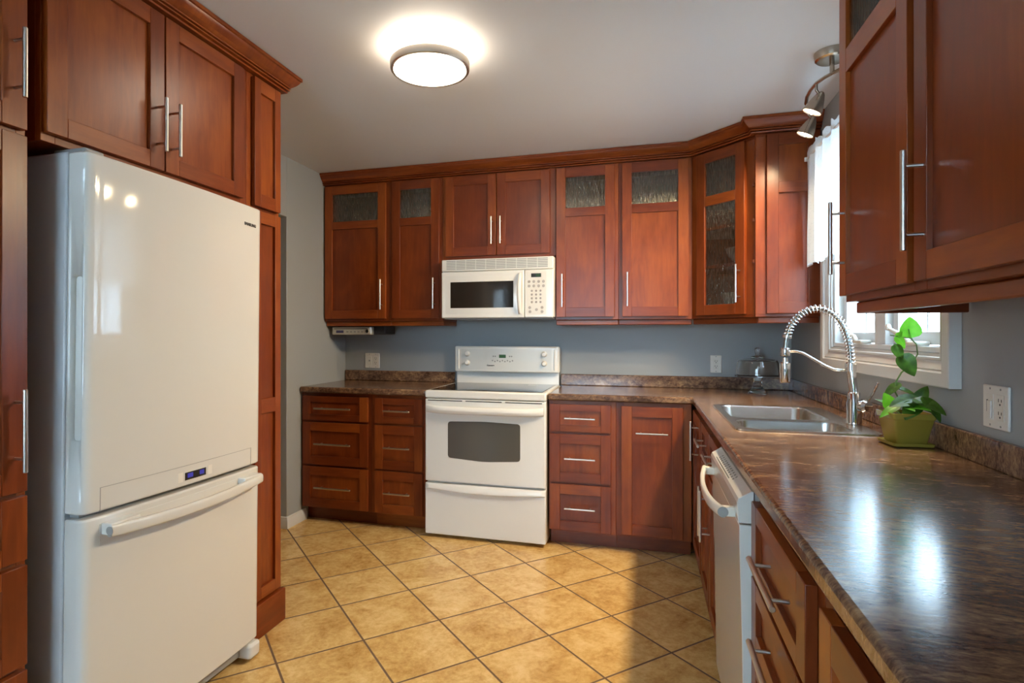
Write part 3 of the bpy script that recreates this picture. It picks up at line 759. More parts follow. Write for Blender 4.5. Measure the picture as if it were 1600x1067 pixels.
def make_tap():
    X, Y = -0.118, -1.525; Z = ZC1 + 0.0065
    root = thing('spring_tap', 'tall chrome pull-down tap with a coiled spring neck behind the sink', 'tap', (X, Y, Z))
    MB().lathe([(0, 0), (0.026, 0), (0.027, 0.004), (0.0255, 0.008), (0.0255, 0.085), (0.0225, 0.092), (0.0225, 0.118), (0.0185, 0.124), (0.0, 0.124)], (X, Y, Z), 28).build('body', CHROME, root, world=True)
    top = Vector((X-0.010, Y+0.004, 1.140))
    MB().tube([(X, Y, Z+0.115), tuple(top)], 0.0148, 20).build('riser', CHROME, root, world=True)
    MB().tube([tuple(top-Vector((0, 0, 0.016))), tuple(top+Vector((0, 0, 0.014)))], 0.0195, 20).build('collar', CHROME, root, world=True)
    # hose arc in the plane over the bowl
    hub = Vector((-0.352, Y+0.025, 1.195))
    P = [top, Vector((-0.131, Y+.004, 1.21)), Vector((-0.148, Y+.006, 1.285)), Vector((-0.185, Y+.010, 1.342)), Vector((-0.236, Y+.015, 1.366)), Vector((-0.290, Y+.020, 1.349)), Vector((-0.328, Y+.023, 1.305)), Vector((-0.346, Y+.025, 1.250)), hub]
    def cr(P, n):
        out = []
        for i in range(len(P)-1):
            p0, p1, p2, p3 = P[max(i-1, 0)], P[i], P[i+1], P[min(i+2, len(P)-1)]
            for k in range(n):
                t = k/n
                out.append(0.5*((2*p1) + (p2-p0)*t + (2*p0-5*p1+4*p2-p3)*t*t + (3*p1-p0-3*p2+p3)*t**3))
        out.append(P[-1]); return out
    C = cr(P, 10)
    hose = MB().tube([tuple(c) for c in C], 0.0080, 12).build('hose', plain('hose_grey', (0.35, 0.38, 0.38), 0.25, metal=1.0), root, world=True)
    # coil
    L = [0.0]
    for a, b in zip(C, C[1:]): L.append(L[-1] + (b-a).length)
    tot = L[-1]*0.885; turns = 33; pts = []
    prev = None
    steps = turns*10
    for k in range(steps+1):
        s = 0.012 + (tot-0.012)*k/steps
        i = max(j for j in range(len(L)) if L[j] <= s); i = min(i, len(C)-2)
        t = (s-L[i])/max(1e-9, L[i+1]-L[i]); p = C[i].lerp(C[i+1], t)
        d = (C[i+1]-C[i]).normalized(); side = Vector((0.1, 1, 0)).normalized(); side = (side - d*side.dot(d)).normalized(); up = d.cross(side)
        a = 2*PI*turns*k/steps
        pts.append(tuple(p + (side*math.cos(a) + up*math.sin(a))*0.0145))
    MB().tube(pts, 0.0020, 6).build('spring', CHROME, hose, world=True)
    i = max(j for j in range(len(L)) if L[j] <= tot)
    MB().tube([tuple(C[i-1]), tuple(C[i+1])], 0.0168, 16).build('spring_ferrule', CHROME, root, world=True)
    # docking arm
    MB().tube([tuple(top), (top.x-0.020, Y+.006, 1.126), (top.x-0.055, Y+.008, 1.128), (top.x-0.085, Y+.012, 1.142), (top.x-0.160, Y+.020, 1.190), (top.x-0.185, Y+.023, 1.198), tuple(hub)], 0.0048, 12).build('docking_arm', CHROME, root, world=True)
    MB().lathe([(0, -0.016), (0.0165, -0.016), (0.0175, -0.012), (0.0175, 0.012), (0.0165, 0.016), (0, 0.016)], tuple(hub), 20).build('docking_ring', CHROME, root, world=True)
    MB().lathe([(0, 0.100), (0.010, 0.100), (0.0115, 0.082), (0.0185, 0.079), (0.0190, 0.074), (0.0190, 0.004), (0.0175, 0.0), (0, 0.0)], (hub.x, hub.y, 1.072), 24).build('spray_head', CHROME, root, world=True)
    b = MB().tube([(X+0.012, Y-0.004, Z+0.070), (X+0.030, Y-0.030, Z+0.072), (X+0.036, Y-0.040, Z+0.072)], [0.020, 0.027, 0.020], 20).build('valve', CHROME, root, world=True)
    MB().tube([(X+0.032, Y-0.034, Z+0.088), (X+0.046, Y-0.050, Z+0.122), (X+0.058, Y-0.066, Z+0.165)], [0.004, 0.0045, 0.005], 10).build('lever', CHROME, b, world=True)
make_tap()

# ------------------------------------------------------------------ range
def make_range():
    x0, x1 = -2.214, -1.450; W = x1-x0; yf = -0.668
    root = thing('kitchen_range', 'white freestanding electric range with black glass cooktop between the base cabinets', 'stove', ((x0+x1)/2, -0.33, 0))
    B = lambda m, *a, **k: m.build(*a, world=True, **k)
    m = MB().box(x0+0.003, x1-0.003, -0.625, -0.030, 0.020, 0.868)
    B(m, 'body', ENAMEL_R, root, bevel=0.003)
    for px in (x0+0.05, x1-0.05):
        for py in (-0.57, -0.09): B(MB().lathe([(0, 0), (0.018, 0), (0.018, 0.006), (0.010, 0.008), (0.010, 0.0195), (0, 0.0195)], (px, py, 0.0005), 14), 'foot', GREYP, root)
    # cooktop: white rim with a black glass plate in it
    ct = B(MB().box(x0, x1, -0.664, -0.062, 0.8695, 0.917), 'cooktop', ENAMEL_R, root, bevel=0.010, seg=3)
    B(MB().box(x0+0.028, x1-0.028, -0.628, -0.075, 0.9172, 0.9200), 'glass_top', BLACKG, ct, bevel=0.001)
    B(MB().box(-1.655, -1.585, -0.175, -0.166, 0.9201, 0.9204).box(-1.655, -1.585, -0.140, -0.131, 0.9201, 0.9204), 'burner_mark', PLATE, ct)
    # backguard with a bowed control panel
    def bow(y, amt, z0, z1, xa, xb, r=0.02):
        P = [(xa, -0.030)] + [(xa+(xb-xa)*k/16, y - amt*(1-((k-8)/8.0)**2)) for k in range(17)] + [(xb, -0.030)]
        return MB().prism(P, z0, z1, 'z', 'x')
    bg_ = B(bow(-0.052, 0.004, 0.9175, 1.02, x0+0.012, x1-0.012), 'backguard', ENAMEL_R, root)
    cp = B(bow(-0.088, 0.018, 0.998, 1.182, x0+0.004, x1-0.004), 'control_panel', ENAMEL_R, bg_, bevel=0.012, seg=4)
    def yp(x): return -0.088 - 0.018*(1-((x-(x0+x1)/2)/(W/2-0.004))**2)
    # inner face plate
    P = [(x0+0.055, -0.080)] + [(x0+0.055+(W-0.11)*k/16, yp(x0+0.055+(W-0.11)*k/16)-0.0015) for k in range(17)] + [(x1-0.055, -0.080)]
    B(MB().prism(P, 1.016, 1.164, 'z', 'x'), 'face_plate', FACE, bg_)
    for sx in (x0+0.030, x1-0.040): B(MB().box(sx, sx+0.010, -0.098, -0.080, 1.018, 1.162), 'panel_rib', ENAMEL_R, bg_, bevel=0.004)
    for kx in (x0+0.105, x1-0.105):
        for kz in (1.064, 1.128):
            M = Matrix.Translation((kx, yp(kx)-0.0016, kz)) @ Matrix.Rotation(PI/2, 4, 'X')
            k = B(MB().lathe([(0, 0), (0.019, 0), (0.0195, 0.004), (0.016, 0.010), (0.0145, 0.022), (0.012, 0.025), (0, 0.025)], M=M), 'knob', ENAMEL_R, bg_)
    xd = (x0+x1)/2 - 0.018
    B(MB().box(xd-0.024, xd+0.024, yp(xd)-0.003, yp(xd)-0.0012, 1.101, 1.124), 'display', DISPG, bg_)
    ks = MB()
    for i in range(9): ks.lathe([(0, 0), (0.0055, 0), (0.0055, 0.0015), (0, 0.0015)], M=Matrix.Translation((xd-0.072+i*0.018, yp(xd)-0.0014, 1.082 - 0.006*(i % 2))) @ Matrix.Rotation(PI/2, 4, 'X'), seg=12)
    for sx in (-0.066, -0.052, 0.052, 0.066): ks.lathe([(0, 0), (0.0055, 0), (0.0055, 0.0015), (0, 0.0015)], M=Matrix.Translation((xd+sx, yp(xd)-0.0014, 1.112)) @ Matrix.Rotation(PI/2, 4, 'X'), seg=12)
    B(ks, 'keypad', GREYP, bg_)
    t = text_mesh('maker_lettering', 'Kenmore', 0.014, LETTERK, bg_, wm(bg_).inverted() @ Matrix.Translation((xd-0.085, yp(xd)-0.0028, 1.048)) @ FRONT, bold=0.0003)
    # oven door
    od = B(MB().prism(fillet([(x0+0.002, -0.627), (x0+0.002, yf), (x1-0.002, yf), (x1-0.002, -0.627)], [0, 0.012, 0.012, 0]), 0.354, 0.864, 'z', 'x'), 'oven_door', ENAMEL_R, root, bevel=0.004)
    V = MB()
    for a, b in ((0.022, 0.246), (0.268, 0.496), (0.518, 0.742)): V.box(x0+a, x0+b, yf-0.0012, yf+0.004, 0.8535, 0.8590)
    B(V, 'vent_slot', DARK, od)
    def hz(u, v):
        x = x0+0.012+(W-0.024)*u; a = v*2*PI
        e = 1-abs(2*u-1)**6
        return (x, yf - 0.026*e - 0.004 - 0.022*math.cos(a)*(0.35+0.65*e), 0.807 - 0.006*e + 0.024*math.sin(a))
    B(MB().grid(hz, 32, 16), 'door_handle', ENAMEL_R, od)
    P = fillet([(-2.060, 0.505), (-1.832, 0.490), (-1.604, 0.505), (-1.604, 0.728), (-1.832, 0.735), (-2.060, 0.728)], [0.02, 0.05, 0.02, 0.02, 0.05, 0.02])
    B(MB().prism(P, yf-0.0015, yf+0.004, 'y', 'x'), 'oven_window', OVENG, od)
    # storage drawer with a curved finger lip
    sd = B(MB().box(x0+0.002, x1-0.002, yf+0.004, -0.627, 0.022, 0.340), 'storage_drawer', ENAMEL_R, root, bevel=0.005)
    def lip(u, v):
        x = x0+0.006+(W-0.012)*u; e = math.sin(PI*u)
        z = 0.337 - (0.030+0.018*e)*v
        return (x, yf + 0.004 - 0.014*math.sin(PI*0.5*min(1, v*1.0))*(0.4+0.6*e) - 0.0005, z)
    B(MB().grid(lip, 28, 6), 'drawer_lip', ENAMEL_R, sd, solid=0.003)
make_range()

# ------------------------------------------------------------------ microwave
def make_microwave():
    x0, x1, z0, z1, yf = -2.198, -1.4465, 1.374, 1.764, -0.402
    root = thing('microwave_oven', 'white over-the-range microwave mounted under the short cabinet above the range', 'microwave', ((x0+x1)/2, -0.2, z0))
    B = lambda m, *a, **k: m.build(*a, world=True, **k)
    B(MB().box(x0, x1, -0.372, -0.006, z0+0.004, z1-0.0005), 'body', ENAMEL_R, root, bevel=0.004)
    B(MB().box(x0+0.01, x1-0.01, -0.365, -0.02, z0-0.006, z0+0.0035).box(x0+0.08, x0+0.30, -0.30, -0.12, z0-0.010, z0-0.006), 'underside_plate', GREYP, root)
    g = B(MB().box(x0, x1, yf+0.002, -0.3725, 1.684, z1-0.0005), 'vent_grille', ENAMEL_R, root, bevel=0.006)
    s = MB()
    for k in range(6):
        z = 1.697 + k*0.0105
        for i in range(10):
            a = x0+0.035+i*0.0685
            s.box(a, a+0.064, yf+0.0005, yf+0.006, z, z+0.0052)
    sl = B(s, 'grille_slot', GREYP, g)
    # door: raised rim, bevelled frame and dark window
    xd = -1.634
    d = B(MB().box(x0, xd-0.001, yf, -0.3725, z0, 1.681), 'door', ENAMEL_R, root, bevel=0.006)
    fr = MB(); wx0, wx1, wz0, wz1 = -2.132, -1.704, 1.440, 1.612
    ox0, ox1, oz0, oz1 = x0+0.030, -1.660, 1.400, 1.652
    O = [(ox0, oz0), (ox1, oz0), (ox1, oz1), (ox0, oz1)]; I = [(wx0, wz0), (wx1, wz0), (wx1, wz1), (wx0, wz1)]
    for k in range(4):
        a, b, c, e = O[k], O[(k+1) % 4], I[(k+1) % 4], I[k]
        vs = [fr.bm.verts.new(p) for p in ((a[0], yf-0.0006, a[1]), (b[0], yf-0.0006, b[1]), (c[0], yf-0.007, c[1]), (e[0], yf-0.007, e[1]))]
        fr.bm.faces.new(vs)
    bmesh.ops.remove_doubles(fr.bm, verts=fr.bm.verts, dist=1e-5)
    B(fr, 'door_frame', ENAMEL_R, d)
    B(MB().box(wx0, wx1, yf-0.0074, yf+0.002, wz0, wz1), 'window', MWG, d)
    def hz(u, v):
        a = v*2*PI; e = math.sin(PI*u)
        return (-1.662 + 0.014*math.cos(a)*(0.7+0.3*e), yf - 0.002 - 0.034*e**0.6 + 0.010*math.sin(a), 1.398 + 0.262*u)
    B(MB().grid(hz, 24, 14), 'door_handle', ENAMEL_R, d)
    text_mesh('maker_lettering', 'Kenmore', 0.013, LETTERK, d, wm(d).inverted() @ Matrix.Translation((-1.928, yf-0.0006, 1.420)) @ FRONT, bold=0.0003)
    cp = B(MB().box(xd+0.001, x1, yf, -0.3725, z0, 1.681), 'control_panel', ENAMEL_R, root, bevel=0.006)
    B(MB().box(xd+0.016, x1-0.044, yf-0.0012, yf+0.001, z0+0.020, 1.668), 'membrane', PLATE, cp)
    xm = (xd+0.016+x1-0.044)/2
    B(MB().box(xm-0.034, xm+0.030, yf-0.0022, yf, 1.632, 1.656), 'display', DARK, cp)
    B(MB().box(xm-0.004, xm+0.026, yf-0.0026, yf-0.002, 1.637, 1.651), 'display_digits', DISPG, cp)
    sp = [(xm-0.048+i*0.031, z) for z in (1.604, 1.576) for i in range(4)]
    sp += [(xm-0.030+i*0.028, 1.545-j*0.024) for j in range(4) for i in range(3)]
    sp += [(xm-0.044, 1.438), (xm-0.042, 1.412), (xm, 1.425), (xm+0.036, 1.438), (xm+0.036, 1.412)]
    digits = '        123456789*0#     '
    for n_, (bx, bz) in enumerate(sp):
        k = B(MB().lathe([(0, 0), (0.0095 if n_ < 8 or n_ > 19 else 0.0075, 0), (0.0085 if n_ < 8 or n_ > 19 else 0.0065, 0.0015), (0, 0.0018)], M=Matrix.Translation((bx, yf-0.0012, bz)) @ Matrix.Rotation(PI/2, 4, 'X'), seg=14), 'button', BTN, cp)
        if digits[n_] != ' ':
            text_mesh('digit', digits[n_], 0.012, LETTER, cp, wm(cp).inverted() @ Matrix.Translation((bx, yf-0.0032, bz)) @ FRONT, 0.0002)
BTN = plain('button_grey', (0.42, 0.39, 0.37), 0.5)
make_microwave()

# ------------------------------------------------------------------ refrigerator (local: front faces -y)
def make_fridge():
    W = 0.755
    root = thing('refrigerator', 'white refrigerator with bottom freezer drawer in the cherry surround', 'refrigerator', (-2.357, -2.850, 0.0), PI/2)
    root.rotation_euler = (0, math.radians(0.75), PI/2)
    root.location.z = 0.012
    B = lambda m, *a, **k: m.build(*a, **k)
    dt = 0.066           # door thickness
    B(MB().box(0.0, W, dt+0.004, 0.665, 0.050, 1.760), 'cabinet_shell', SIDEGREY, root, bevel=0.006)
    def door(z0, z1):
        P = [(0.0, dt)]
        n = 28; rc = 0.022; bw = 0.012
        for k in range(n+1):
            x = W*k/n
            y = -bw*(1-((x-W/2)/(W/2))**2)
            P.append((x, y))
        P.append((W, dt))
        P[1] = (0.0, 0.022)
        P.insert(2, (0.004, 0.009)); P.insert(3, (0.012, 0.0015))
        P[-2] = (W, 0.022); P.insert(-2, (W-0.012, 0.0015)); P.insert(-2, (W-0.004, 0.009))
        return MB().prism(P, z0, z1, 'z', 'z')
    ud = B(door(0.757, 1.757), 'fridge_door', ENAMEL, root, bevel=0.006, seg=3)
    # hollow grip in the near edge of the door
    cut = MB().prism(fillet([(0.012, 0.958), (0.050, 0.958), (0.050, 1.414), (0.012, 1.414)], 0.012), -0.02, 0.016, 'x', 'z').build('cutter', ENAMEL)
    cut.data.transform(wm(cut)); cut.matrix_basis = Matrix()
    bo = ud.modifiers.new('grip', 'BOOLEAN'); bo.operation = 'DIFFERENCE'; bo.solver = 'EXACT'
    cut.matrix_basis = wm(ud); bo.object = cut
    dg = bpy.context.evaluated_depsgraph_get(); dg.update()
    me = bpy.data.meshes.new_from_object(ud.evaluated_get(dg))
    ud.modifiers.clear(); ud.data = me
    bpy.data.objects.remove(cut)
    def yf(x): return -0.012*(1-((x-W/2)/(W/2))**2)
    def strip(x0, x1, z0, z1, t, n=14, back=0.004):
        P = [(x0, yf(x0)+back)] + [(x0+(x1-x0)*k/n, yf(x0+(x1-x0)*k/n)-t) for k in range(n+1)] + [(x1, yf(x1)+back)]
        return MB().prism(P, z0, z1, 'z', 'z')
    # outlined control strip
    lm = strip(0.050, 0.694, 0.8225, 0.8240, 0.0006)
    for xx in (0.050, 0.692): 
        q = strip(xx, xx+0.002, 0.757, 0.824, 0.0006, 2); 
        bmesh.ops.duplicate(q.bm, geom=list(q.bm.faces)) if False else None
        me_ = bpy.data.meshes.new('t'); q.bm.to_mesh(me_); lm.bm.from_mesh(me_); bpy.data.meshes.remove(me_); q.bm.free()
    B(lm, 'panel_outline', GREYP, ud)
    B(strip(0.352, 0.446, 0.775, 0.800, 0.0012), 'display', DARK, ud)
    dm = strip(0.362, 0.386, 0.782, 0.796, 0.0020, 4)
    me_ = bpy.data.meshes.new('t'); q = strip(0.416, 0.436, 0.782, 0.796, 0.0020, 4); q.bm.to_mesh(me_); dm.bm.from_mesh(me_); bpy.data.meshes.remove(me_); q.bm.free()
    B(dm, 'display_digits', DISPB, ud)
    for a in (0.322, 0.455): 
        B(strip(a, a+0.021, 0.773, 0.804, 0.0009, 4), 'touch_key', PLATE, ud)
    text_mesh('maker_lettering', 'SAMSUNG', 0.0155, LETTERK, ud, Matrix.Translation((0.677, yf(0.677)-0.0008, 1.684)) @ Matrix.Rotation(math.radians(2.8), 4, 'Z') @ FRONT, bold=0.0006)
    # hinge cover on the top
    B(MB().prism(fillet([(0.012, 0.020), (0.075, 0.020), (0.075, 0.14), (0.012, 0.14)], 0.012), 1.7575, 1.772, 'z', 'z'), 'hinge_cover', GREYP, root, bevel=0.004)
    fz = B(door(0.072, 0.743), 'freezer_drawer', ENAMEL, root, bevel=0.006, seg=3)
    B(MB().box(0.02, W-0.02, dt-0.03, dt+0.003, 0.7435, 0.7565), 'door_gasket', GREYP, root)
    # bowed bar handle on two end blocks
    B(strip(0.050, 0.722, 0.662, 0.722, 0.0010), 'handle_plate', ENAMEL, fz, bevel=0.0004)
    def hz(u, v):
        x = 0.055 + 0.662*u; a = v*2*PI; e = 1-(2*u-1)**2
        c, s = math.cos(a), math.sin(a)
        c = math.copysign(abs(c)**0.6, c); s = math.copysign(abs(s)**0.6, s)
        return (x, yf(x) - 0.030 - 0.016*e + 0.011*c, 0.704 - 0.010*e + 0.017*s)
    h = B(MB().grid(hz, 36, 20), 'handle', ENAMEL, fz)
    for a in (0.055, 0.617): B(MB().box(a, a+0.10, yf(a+0.05)-0.034, yf(a+0.05)+0.004, 0.690, 0.724), 'handle_mount', ENAMEL, fz, bevel=0.004)
    for a in (0.0555, 0.7165):
        B(MB().lathe([(0, -0.001), (0.012, -0.001), (0.0125, 0.0), (0, 0.001)], M=Matrix.Translation((a, yf(a)-0.030, 0.704)) @ Matrix.Rotation(PI/2, 4, 'Y')), 'handle_cap', GREYP, fz)
    # kick grille and the front feet
    B(MB().box(0.03, W-0.03, 0.030, 0.090, 0.020, 0.070), 'kick_grille', GREYP, root, bevel=0.004)
    for a in (0.010, W-0.075):
        B(MB().prism(fillet([(a, 0.10), (a, -0.018), (a+0.066, -0.018), (a+0.066, 0.10)], 0.018), 0.012 if a > 0.3 else 0.002, 0.068, 'z', 'z'), 'roller_foot', ENAMEL, root, bevel=0.010)
make_fridge()

# ------------------------------------------------------------------ dishwasher (local: front faces -y, x towards the camera)
def make_dishwasher():
    W = 0.606
    root = thing('dishwasher', 'white dishwasher with a bowed white handle between sink cabinet and near drawers', 'dishwasher', (-0.652, -1.872, 0), -PI/2)
    MB().box(0.004, W-0.004, 0.028, 0.62, 0.10, 0.868).build('tub', GREYP, root)
    MB().box(0.004, W-0.004, 0.085, 0.10, 0.001, 0.099).build('toe_panel', DARK, root)
    prof = [(0.026, 0.105), (0.010, 0.105), (0.004, 0.115), (-0.002, 0.50), (-0.008, 0.74), (-0.008, 0.786), (0.026, 0.786)]
    dr = MB().prism(prof, 0.003, W-0.003, 'x', 'z').build('door_panel', ENAMEL, root, bevel=0.002, sharp=25)
    cp = MB().prism([(0.026, 0.790), (-0.010, 0.790), (-0.014, 0.842), (-0.010, 0.852), (0.020, 0.871), (0.026, 0.871)], 0.003, W-0.003, 'x', 'z').build('control_panel', ENAMEL, root, bevel=0.002, sharp=25)
    MSl = Matrix.Translation((0, -0.010, 0.852)) @ Matrix.Rotation(math.atan2(0.019, 0.030), 4, 'X')
    def on(m, nm, mt): m.bm.transform(MSl); return m.build(nm, mt, cp)
    on(MB().prism(fillet([(0.10, 0.004), (0.40, 0.004), (0.40, 0.0065), (0.10, 0.0065)], 0.001), 0.0002, 0.0006, 'z', 'x'), 'latch_slot', DARK)
    for i in range(12):
        for j in range(2): on(MB().lathe([(0, 0), (0.0035, 0), (0.0035, 0.0008), (0, 0.0008)], (0.13+i*0.027, 0.014+0.010*j, 0.0002), 10), 'button', LETTER)
    def hz(u, v):
        a = v*2*PI; e = 1-abs(2*u-1)**2.2
        c, s = math.cos(a), math.sin(a)
        c = math.copysign(abs(c)**0.6, c); s = math.copysign(abs(s)**0.6, s)
        return (0.055 + (W-0.11)*u, -0.040 - 0.022*e + 0.008*c, 0.800 - 0.012*e + 0.015*s)
    h = MB().grid(hz, 30, 18).build('handle', ENAMEL, root)
    for a in (0.056, W-0.078): MB().box(a, a+0.022, -0.044, -0.0065, 0.788, 0.813).build('handle_mount', PLASTIC, root, bevel=0.003)
    MB().lathe([(0, -0.001), (0.013, -0.001), (0.0135, 0), (0, 0.0012)], M=Matrix.Translation((W-0.0545, -0.040, 0.800)) @ Matrix.Rotation(PI/2, 4, 'Y')).build('handle_cap', GREYP, root)
    M = Matrix.Translation((0.30, 0.0035, 0.170)) @ Matrix.Rotation(PI/2, 4, 'X') @ Matrix.Diagonal((0.8, 1.5, 1, 1))
    MB().lathe([(0, 0.0), (0.0125, 0.0), (0.0130, 0.002), (0.010, 0.003), (0, 0.003)], M=M, seg=24).build('badge', STEEL, root)
make_dishwasher()

# ------------------------------------------------------------------ ceiling lamp
def make_ceiling_lamp():
    c = (-1.727, -1.850, 0)
    root = thing('ceiling_lamp', 'round glowing flush ceiling lamp with a metal band in the middle of the ceiling', 'ceiling light', (c[0], c[1], H))
    R = 0.150
    MB().lathe([(0, H-0.0005), (R-0.03, H-0.0005), (R-0.03, H-0.006), (R-0.008, H-0.008), (R-0.004, H-0.03), (R-0.006, H-0.076), (R-0.022, H-0.092), (R-0.065, H-0.104), (0.0, H-0.109)], c, 48).build('glass_shade', DIFF, root, world=True)
    MB().lathe([(R+0.004, H-0.058), (R+0.010, H-0.058), (R+0.012, H-0.062), (R+0.010, H-0.088), (R+0.006, H-0.092), (R-0.002, H-0.090), (R, H-0.064)], c, 64, closed=True).build('metal_band', STEEL, root, world=True)
make_ceiling_lamp()

# ------------------------------------------------------------------ spotlight track over the sink
def make_track():
    c = Vector((-0.150, -1.370, H))
    root = thing('spotlight_track', 'satin nickel spotlight fixture with curved arm and cone heads above the window', 'spotlight', tuple(c))
    MB().lathe([(0, -0.0005), (0.066, -0.0005), (0.066, -0.006), (0.062, -0.030), (0.055, -0.036), (0, -0.038)], tuple(c), 36).build('canopy', BRONZE, root, world=True)
    za = 2.335
    half = [Vector((-0.140, -0.980, za)), Vector((-0.172, -1.060, za)), Vector((-0.187, -1.140, za)), Vector((-0.191, -1.215, za)), Vector((-0.186, -1.286, za)), Vector((-0.168, -1.340, za)), Vector((-0.150, -1.370, za))]
    other = [Vector((2*-0.150 - p.x, 2*-1.370 - p.y, za)) for p in half[:-1][::-1]]
    P = half + other
    MB().tube([tuple(p) for p in P], 0.0075, 14).tube([(-0.150, -1.37, za), (-0.150, -1.37, H-0.037)], 0.009, 12).build('curved_arm', BRONZE, root, world=True)
    heads = [(half[0], (-0.42, 0.12, -0.90)), (half[4], (-0.42, 0.12, -0.90)), (other[3], (-0.45, -0.1, -0.9)), (other[5], (-0.45, 0.1, -0.9))]
    for p, a in heads:
        d = Vector(a).normalized()
        ap = p + Vector((0.022, 0.006, -0.040))
        MB().tube([tuple(p), tuple(p - Vector((0, 0, 0.030))), tuple(ap + d*0.012)], 0.0055, 10).build('stem', BRONZE, root, world=True)
        M = Matrix.Translation(ap) @ d.to_track_quat('Z', 'Y').to_matrix().to_4x4()
        hd = MB().lathe([(0, -0.004), (0.009, -0.002), (0.016, 0.008), (0.025, 0.030), (0.034, 0.058), (0.040, 0.086), (0.0375, 0.086), (0.031, 0.058), (0.022, 0.032), (0, 0.028)], M=M, seg=28).build('lamp_head', BRONZE, root, world=True)
        MB().lathe([(0, 0.074), (0.028, 0.0765), (0.0335, 0.081), (0.0335, 0.0765), (0, 0.072)], M=M, seg=24).build('lamp_glass', BULB, hd, world=True)
        li = bpy.data.lights.new('spot_lamp', 'SPOT'); li.energy = SPOT_W; li.color = (1.0, 0.78, 0.48)
        li.spot_size = math.radians(138); li.spot_blend = 1.0; li.shadow_soft_size = 0.014
        lo = bpy.data.objects.new('spot_lamp', li); COL.objects.link(lo); lo.parent = root
        ld = Vector((-0.70, 0.10, -0.75)).normalized()
        MW = Matrix.Translation(ap + d*0.090) @ ld.to_track_quat('-Z', 'Y').to_matrix().to_4x4()
        lo.matrix_basis = wm(root).inverted() @ MW
make_track()

# ------------------------------------------------------------------ curtain
def make_curtain():
    root = thing('curtain', 'white lace cafe curtain with scalloped hem at the window over the sink', 'curtain', (-0.085, -1.38, 1.61))
    y0, y1 = -0.705, -2.045
    def fn(u, v):
        y = y0 + (y1-y0)*u
        amp = 0.006 + 0.010*(1-v)
        z = 1.612 + 0.012*abs(math.sin(u*PI*17)) + (2.205 + 0.010*abs(math.sin(u*PI*26)) - 1.612)*v
        x = -0.082 + amp*math.sin(u*PI*22 + 1.2*math.sin(5*u)) + 0.004*math.sin(u*61+v*3)
        y += 0.010*math.sin(v*5)*(1-u)*(1-v)
        return (x, y, z)
    MB().grid(fn, 240, 26).build('cloth', LACE, root, world=True, sharp=80)
    MB().tube([(-0.082, -0.690, 2.175), (-0.082, -2.060, 2.175)], 0.006, 12).build('rod', VINYL, root, world=True)
    m = MB()
    for y in (-0.692, -2.056): m.box(-0.090, -0.0315, y-0.006, y+0.006, 2.165, 2.185)
    m.build('rod_bracket', VINYL, root, world=True)
make_curtain()

# ------------------------------------------------------------------ outlets
def plate_base(root, w, h):
    return MB().box(-w/2, w/2, -0.007, -0.0005, -h/2, h/2).build('wall_plate', PLATE, root, bevel=0.003)
def duplex(root, x):
    i = MB().box(x-0.0165, x+0.0165, -0.0085, -0.0068, -0.034, 0.034).build('receptacle', PLASTIC, root, bevel=0.001)
    m = MB()
    for z in (0.0165, -0.0165):
        m.box(x-0.0075, x-0.0050, -0.0088, -0.0080, z-0.001, z+0.0075).box(x+0.0050, x+0.0075, -0.0088, -0.0080, z-0.001, z+0.0065)
        m.lathe([(0, 0), (0.0028, 0), (0.0028, 0.0006), (0, 0.0006)], M=Matrix.Translation((x, -0.0082, z-0.0075)) @ Matrix.Rotation(PI/2, 4, 'X'), seg=12)
    m.build('slots', DARK, i)
def screws(root, xs, h):
    m = MB()
    for x in xs:
        for z in (-h/2+0.009, h/2-0.009): m.lathe([(0, 0), (0.003, 0), (0.003, 0.0008), (0, 0.0008)], M=Matrix.Translation((x, -0.0068, z)) @ Matrix.Rotation(PI/2, 4, 'X'), seg=12)
    m.build('screws', GREYP, root)
r = thing('wall_outlet', 'white two-gang outlet plate on the back wall left of the range', 'outlet', (-2.905, 0, 1.065), 0, 'wall outlets'); plate_base(r, 0.122, 0.114); duplex(r, 0.030); screws(r, (-0.023, 0.030), 0.114)
sw = MB().box(-0.040, -0.006, -0.0085, -0.0068, -0.034, 0.034).build('phone_jack', PLASTIC, r, bevel=0.001); MB().box(-0.029, -0.017, -0.0090, -0.0080, -0.006, 0.006).build('jack_port', GREYP, sw)
r = thing('wall_outlet', 'white single outlet plate on the back wall near the cake stand', 'outlet', (-0.444, 0, 1.073), 0, 'wall outlets'); plate_base(r, 0.070, 0.114); duplex(r, 0.0); screws(r, (0,), 0.114)
r = thing('switch_outlet', 'white switch and outlet plate on the right wall beyond the plant', 'outlet', (0, -2.223, 1.073), -PI/2, 'wall outlets'); plate_base(r, 0.116, 0.114); duplex(r, 0.024); screws(r, (-0.023, 0.024), 0.114)
sw = MB().box(-0.040, -0.007, -0.0085, -0.0068, -0.034, 0.034).build('switch_frame', PLASTIC, r, bevel=0.001)
MB().box(-0.036, -0.030, -0.0090, -0.0080, -0.014, 0.018).build('slider_slot', DARK, sw)
MB().box(-0.028, -0.011, -0.0125, -0.0080, -0.030, 0.016).build('switch_paddle', PLASTIC, sw, bevel=0.001)

